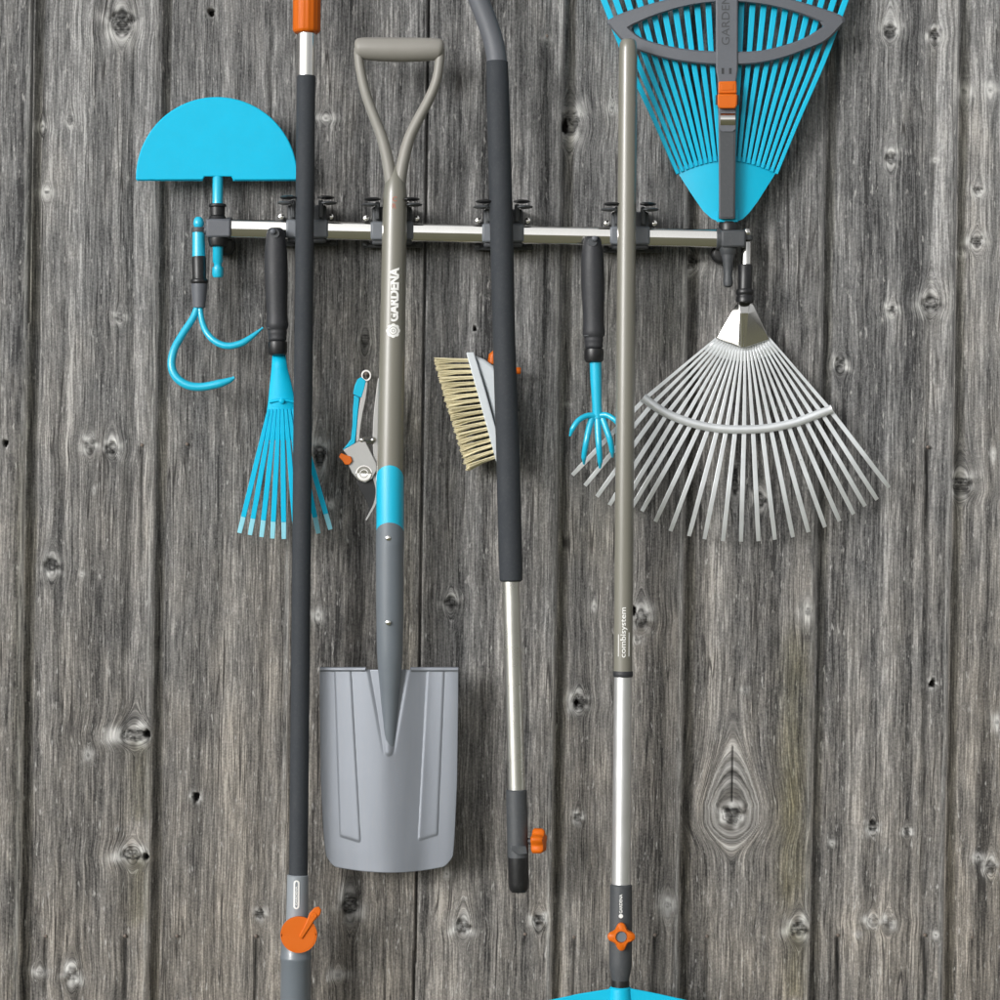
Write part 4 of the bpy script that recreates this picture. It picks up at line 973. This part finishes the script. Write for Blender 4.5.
# ------------------------------------------------------------------ steel fan rake
def build_steel_rake():
    root = thing('steel_fan_rake', 'silver steel fan rake with many straight thin tines spread downwards at the right', 'fan rake', P(742, 541, 26))
    d = 44
    MB().tube([P(746.6, 229, d), P(746.6, 231, d), P(746.6, 234.5, d), P(746.6, 236, d), P(746.6, 241, d), P(746.4, 243, d), P(745.8, 268, d)], [R(3.2), R(4.2), R(4.2), R(3.4), R(3.4), R(5), R(5)], n=24).build('stem', M['chrome'], root)
    s = MB().tube([P(745.4, 264.5, d), P(745.4, 266, d), P(744.8, 291, d)], [R(6.6), R(7.4), R(7.0)], n=26).build('sleeve', M['black'], root)
    MB().tube([P(744.7, y, d) for y in (289, 290.5, 294, 295, 296, 297, 302, 303)], [R(8), R(9), R(9), R(8.3), R(8.3), R(9), R(8.8), R(7.6)], n=26).build('ring', M['black'], s)
    # folded chrome ferrule plate with facets
    T = [(735.5, 304.5, 42), (739, 302.5, 46), (750, 302.5, 46), (753.5, 304.5, 42)]
    Mi = [(731, 312, 40), (739.5, 313, 51), (748.5, 313, 51), (756.5, 311, 40)]
    Bo = [(715.5, 338.5, 33), (738.5, 346.5, 43), (745.5, 347.5, 43), (769.5, 339.5, 33)]
    mb = MB()
    for off in (0, -3):
        for row in (T, Mi, Bo):
            for x, y, dd_ in row: mb.v.append(P(x, y, dd_ + off))
    for i in range(2):
        for k in range(3):
            a = i * 4 + k; mb.f += [(a, a + 1, a + 5, a + 4), (12 + a, 12 + a + 4, 12 + a + 5, 12 + a + 1)]
    for k in range(3): mb.f += [(k, 12 + k, 13 + k, k + 1), (8 + k, 9 + k, 21 + k, 20 + k)]
    for i in range(2): mb.f += [(i * 4, i * 4 + 4, 16 + i * 4, 12 + i * 4), (i * 4 + 3, 15 + i * 4, 19 + i * 4, i * 4 + 7)]
    mb.build('ferrule', M['chrome'], root, bevel=0.0012, angle=25)
    MB().tube([P(742, 313, 50), P(741.8, 330, 46), P(741.5, 347, 43)], [R(2.6), R(2.8), R(2.4)], n=14).build('ferrule_rib', M['chrome'], root)
    tips = [(572.5, 475), (585, 485.5), (597, 496.5), (609.5, 505), (621, 508), (631, 508.5), (642, 511), (655.5, 521.5), (670.5, 531), (689, 536), (704.5, 539), (723, 541), (741, 541.5), (758.5, 541), (775, 539.5), (793, 537), (808.5, 532),
            (825, 527), (839.5, 521), (853.6, 514), (865, 506), (877, 499.5), (889, 487.5)]
    band = curve([(643, 397.5), (664, 412), (690, 422.5), (715, 428), (741, 429.5), (768, 428), (795, 422.5), (816, 415), (832, 409)], 8)
    bp = np.array(band); sl = np.concatenate([[0], np.cumsum(np.hypot(*np.diff(bp, axis=0).T))])
    n = len(tips)
    for i, (tx, ty) in enumerate(tips):
        u = i / (n - 1)
        w = 0.012 + 0.976 * u
        bx = np.interp(w * sl[-1], sl, bp[:, 0]); by = np.interp(w * sl[-1], sl, bp[:, 1])
        ox = 716.5 + 52.5 * u; oy = 338 + 8 * math.sin(math.pi * u)
        if i < 6: bx, by = bx + 1.0, by - 1
        side = abs(u * 2 - 1)
        q = [(ox, oy, 33 - 4 * side), (ox + (bx - ox) * .45, oy + (by - oy) * .45, 31 - 3 * side), (bx, by, 30 - 3 * side), (bx + (tx - bx) * .5, by + (ty - by) * .5, 32), (bx + (tx - bx) * .9, by + (ty - by) * .9, 30), (tx, ty, 23)]
        MB().bar([P(*t) for t in q], [R(v, 30) for v in (2.0, 3.0, 4.3, 4.6, 4.4, 4.0)], 0.0022).build('tine', M['galv'], root, bevel=0.0004)
    MB().tube([P(x, y, 33) for x, y in band], [R(4.8 if i in (0, len(band) - 1) else 4.3) for i in range(len(band))], n=12, flat=0.5).build('tine_band', M['galv'], root)
    # solid part of the spread just under the ferrule
    sh = MB(); n2 = 22
    for i in range(n2 + 1):
        u = i / n2; side = abs(2 * u - 1)
        ox = 716.5 + 52.5 * u; oy = 337 + 8 * math.sin(math.pi * u)
        w = .012 + .976 * u; bx = np.interp(w * sl[-1], sl, bp[:, 0]); by = np.interp(w * sl[-1], sl, bp[:, 1])
        sh.v += [P(ox, oy, 34 - 4 * side), P(ox + (bx - ox) * .19, oy + (by - oy) * .19, 33 - 4 * side)]
    for i in range(n2): sh.f.append((2 * i, 2 * i + 1, 2 * i + 3, 2 * i + 2))
    so = sh.build('fan_plate', M['galv'], root); md = so.modifiers.new('thick', 'SOLIDIFY'); md.thickness = .001
build_steel_rake()

# ------------------------------------------------------------------ light, sky, camera
EL, DXS = 14.0, 0.85
hv = Vector((-DXS, -1.0, 0)).normalized()
to_sun = (hv * math.cos(math.radians(EL)) + Vector((0, 0, math.sin(math.radians(EL))))).normalized()
w = bpy.data.worlds.new('World'); sc.world = w; w.use_nodes = True
nt = w.node_tree; bg = nt.nodes['Background']
sky = nt.nodes.new('ShaderNodeTexSky'); sky.sky_type = 'NISHITA'; sky.sun_disc = False
sky.sun_elevation = math.radians(EL); sky.sun_rotation = math.atan2(to_sun.x, to_sun.y)
sky.air_density = 1.0; sky.dust_density = 4.0; sky.ozone_density = 1.0
hs = nt.nodes.new('ShaderNodeHueSaturation'); hs.inputs['Saturation'].default_value = 0.06
nt.links.new(sky.outputs[0], hs.inputs['Color']); nt.links.new(hs.outputs[0], bg.inputs['Color'])
bg.inputs['Strength'].default_value = 0.15
sl_ = bpy.data.lights.new('sun', 'SUN'); sl_.energy = 0.52; sl_.angle = math.radians(11); sl_.color = (1.0, 0.99, 0.97)
so_ = bpy.data.objects.new('sun', sl_); COL.objects.link(so_)
so_.rotation_euler = to_sun.to_track_quat('Z', 'Y').to_euler(); so_.location = to_sun * 5

cam = bpy.data.cameras.new('camera'); co_ = bpy.data.objects.new('camera', cam); COL.objects.link(co_)
cam.sensor_width = 36; cam.lens = 36 * DCAM / (1000 * S); cam.clip_start = 0.05; cam.clip_end = 300
co_.matrix_world = Matrix.Translation((0, -DCAM, 0)) @ Matrix.Rotation(math.radians(90), 4, 'X') @ Matrix.Rotation(TH, 4, 'Z')
sc.camera = co_
sc.view_settings.view_transform = 'Standard'; sc.view_settings.look = 'None'
sc.view_settings.exposure = 0.34; sc.view_settings.gamma = 1; sc.view_settings.use_curve_mapping = False
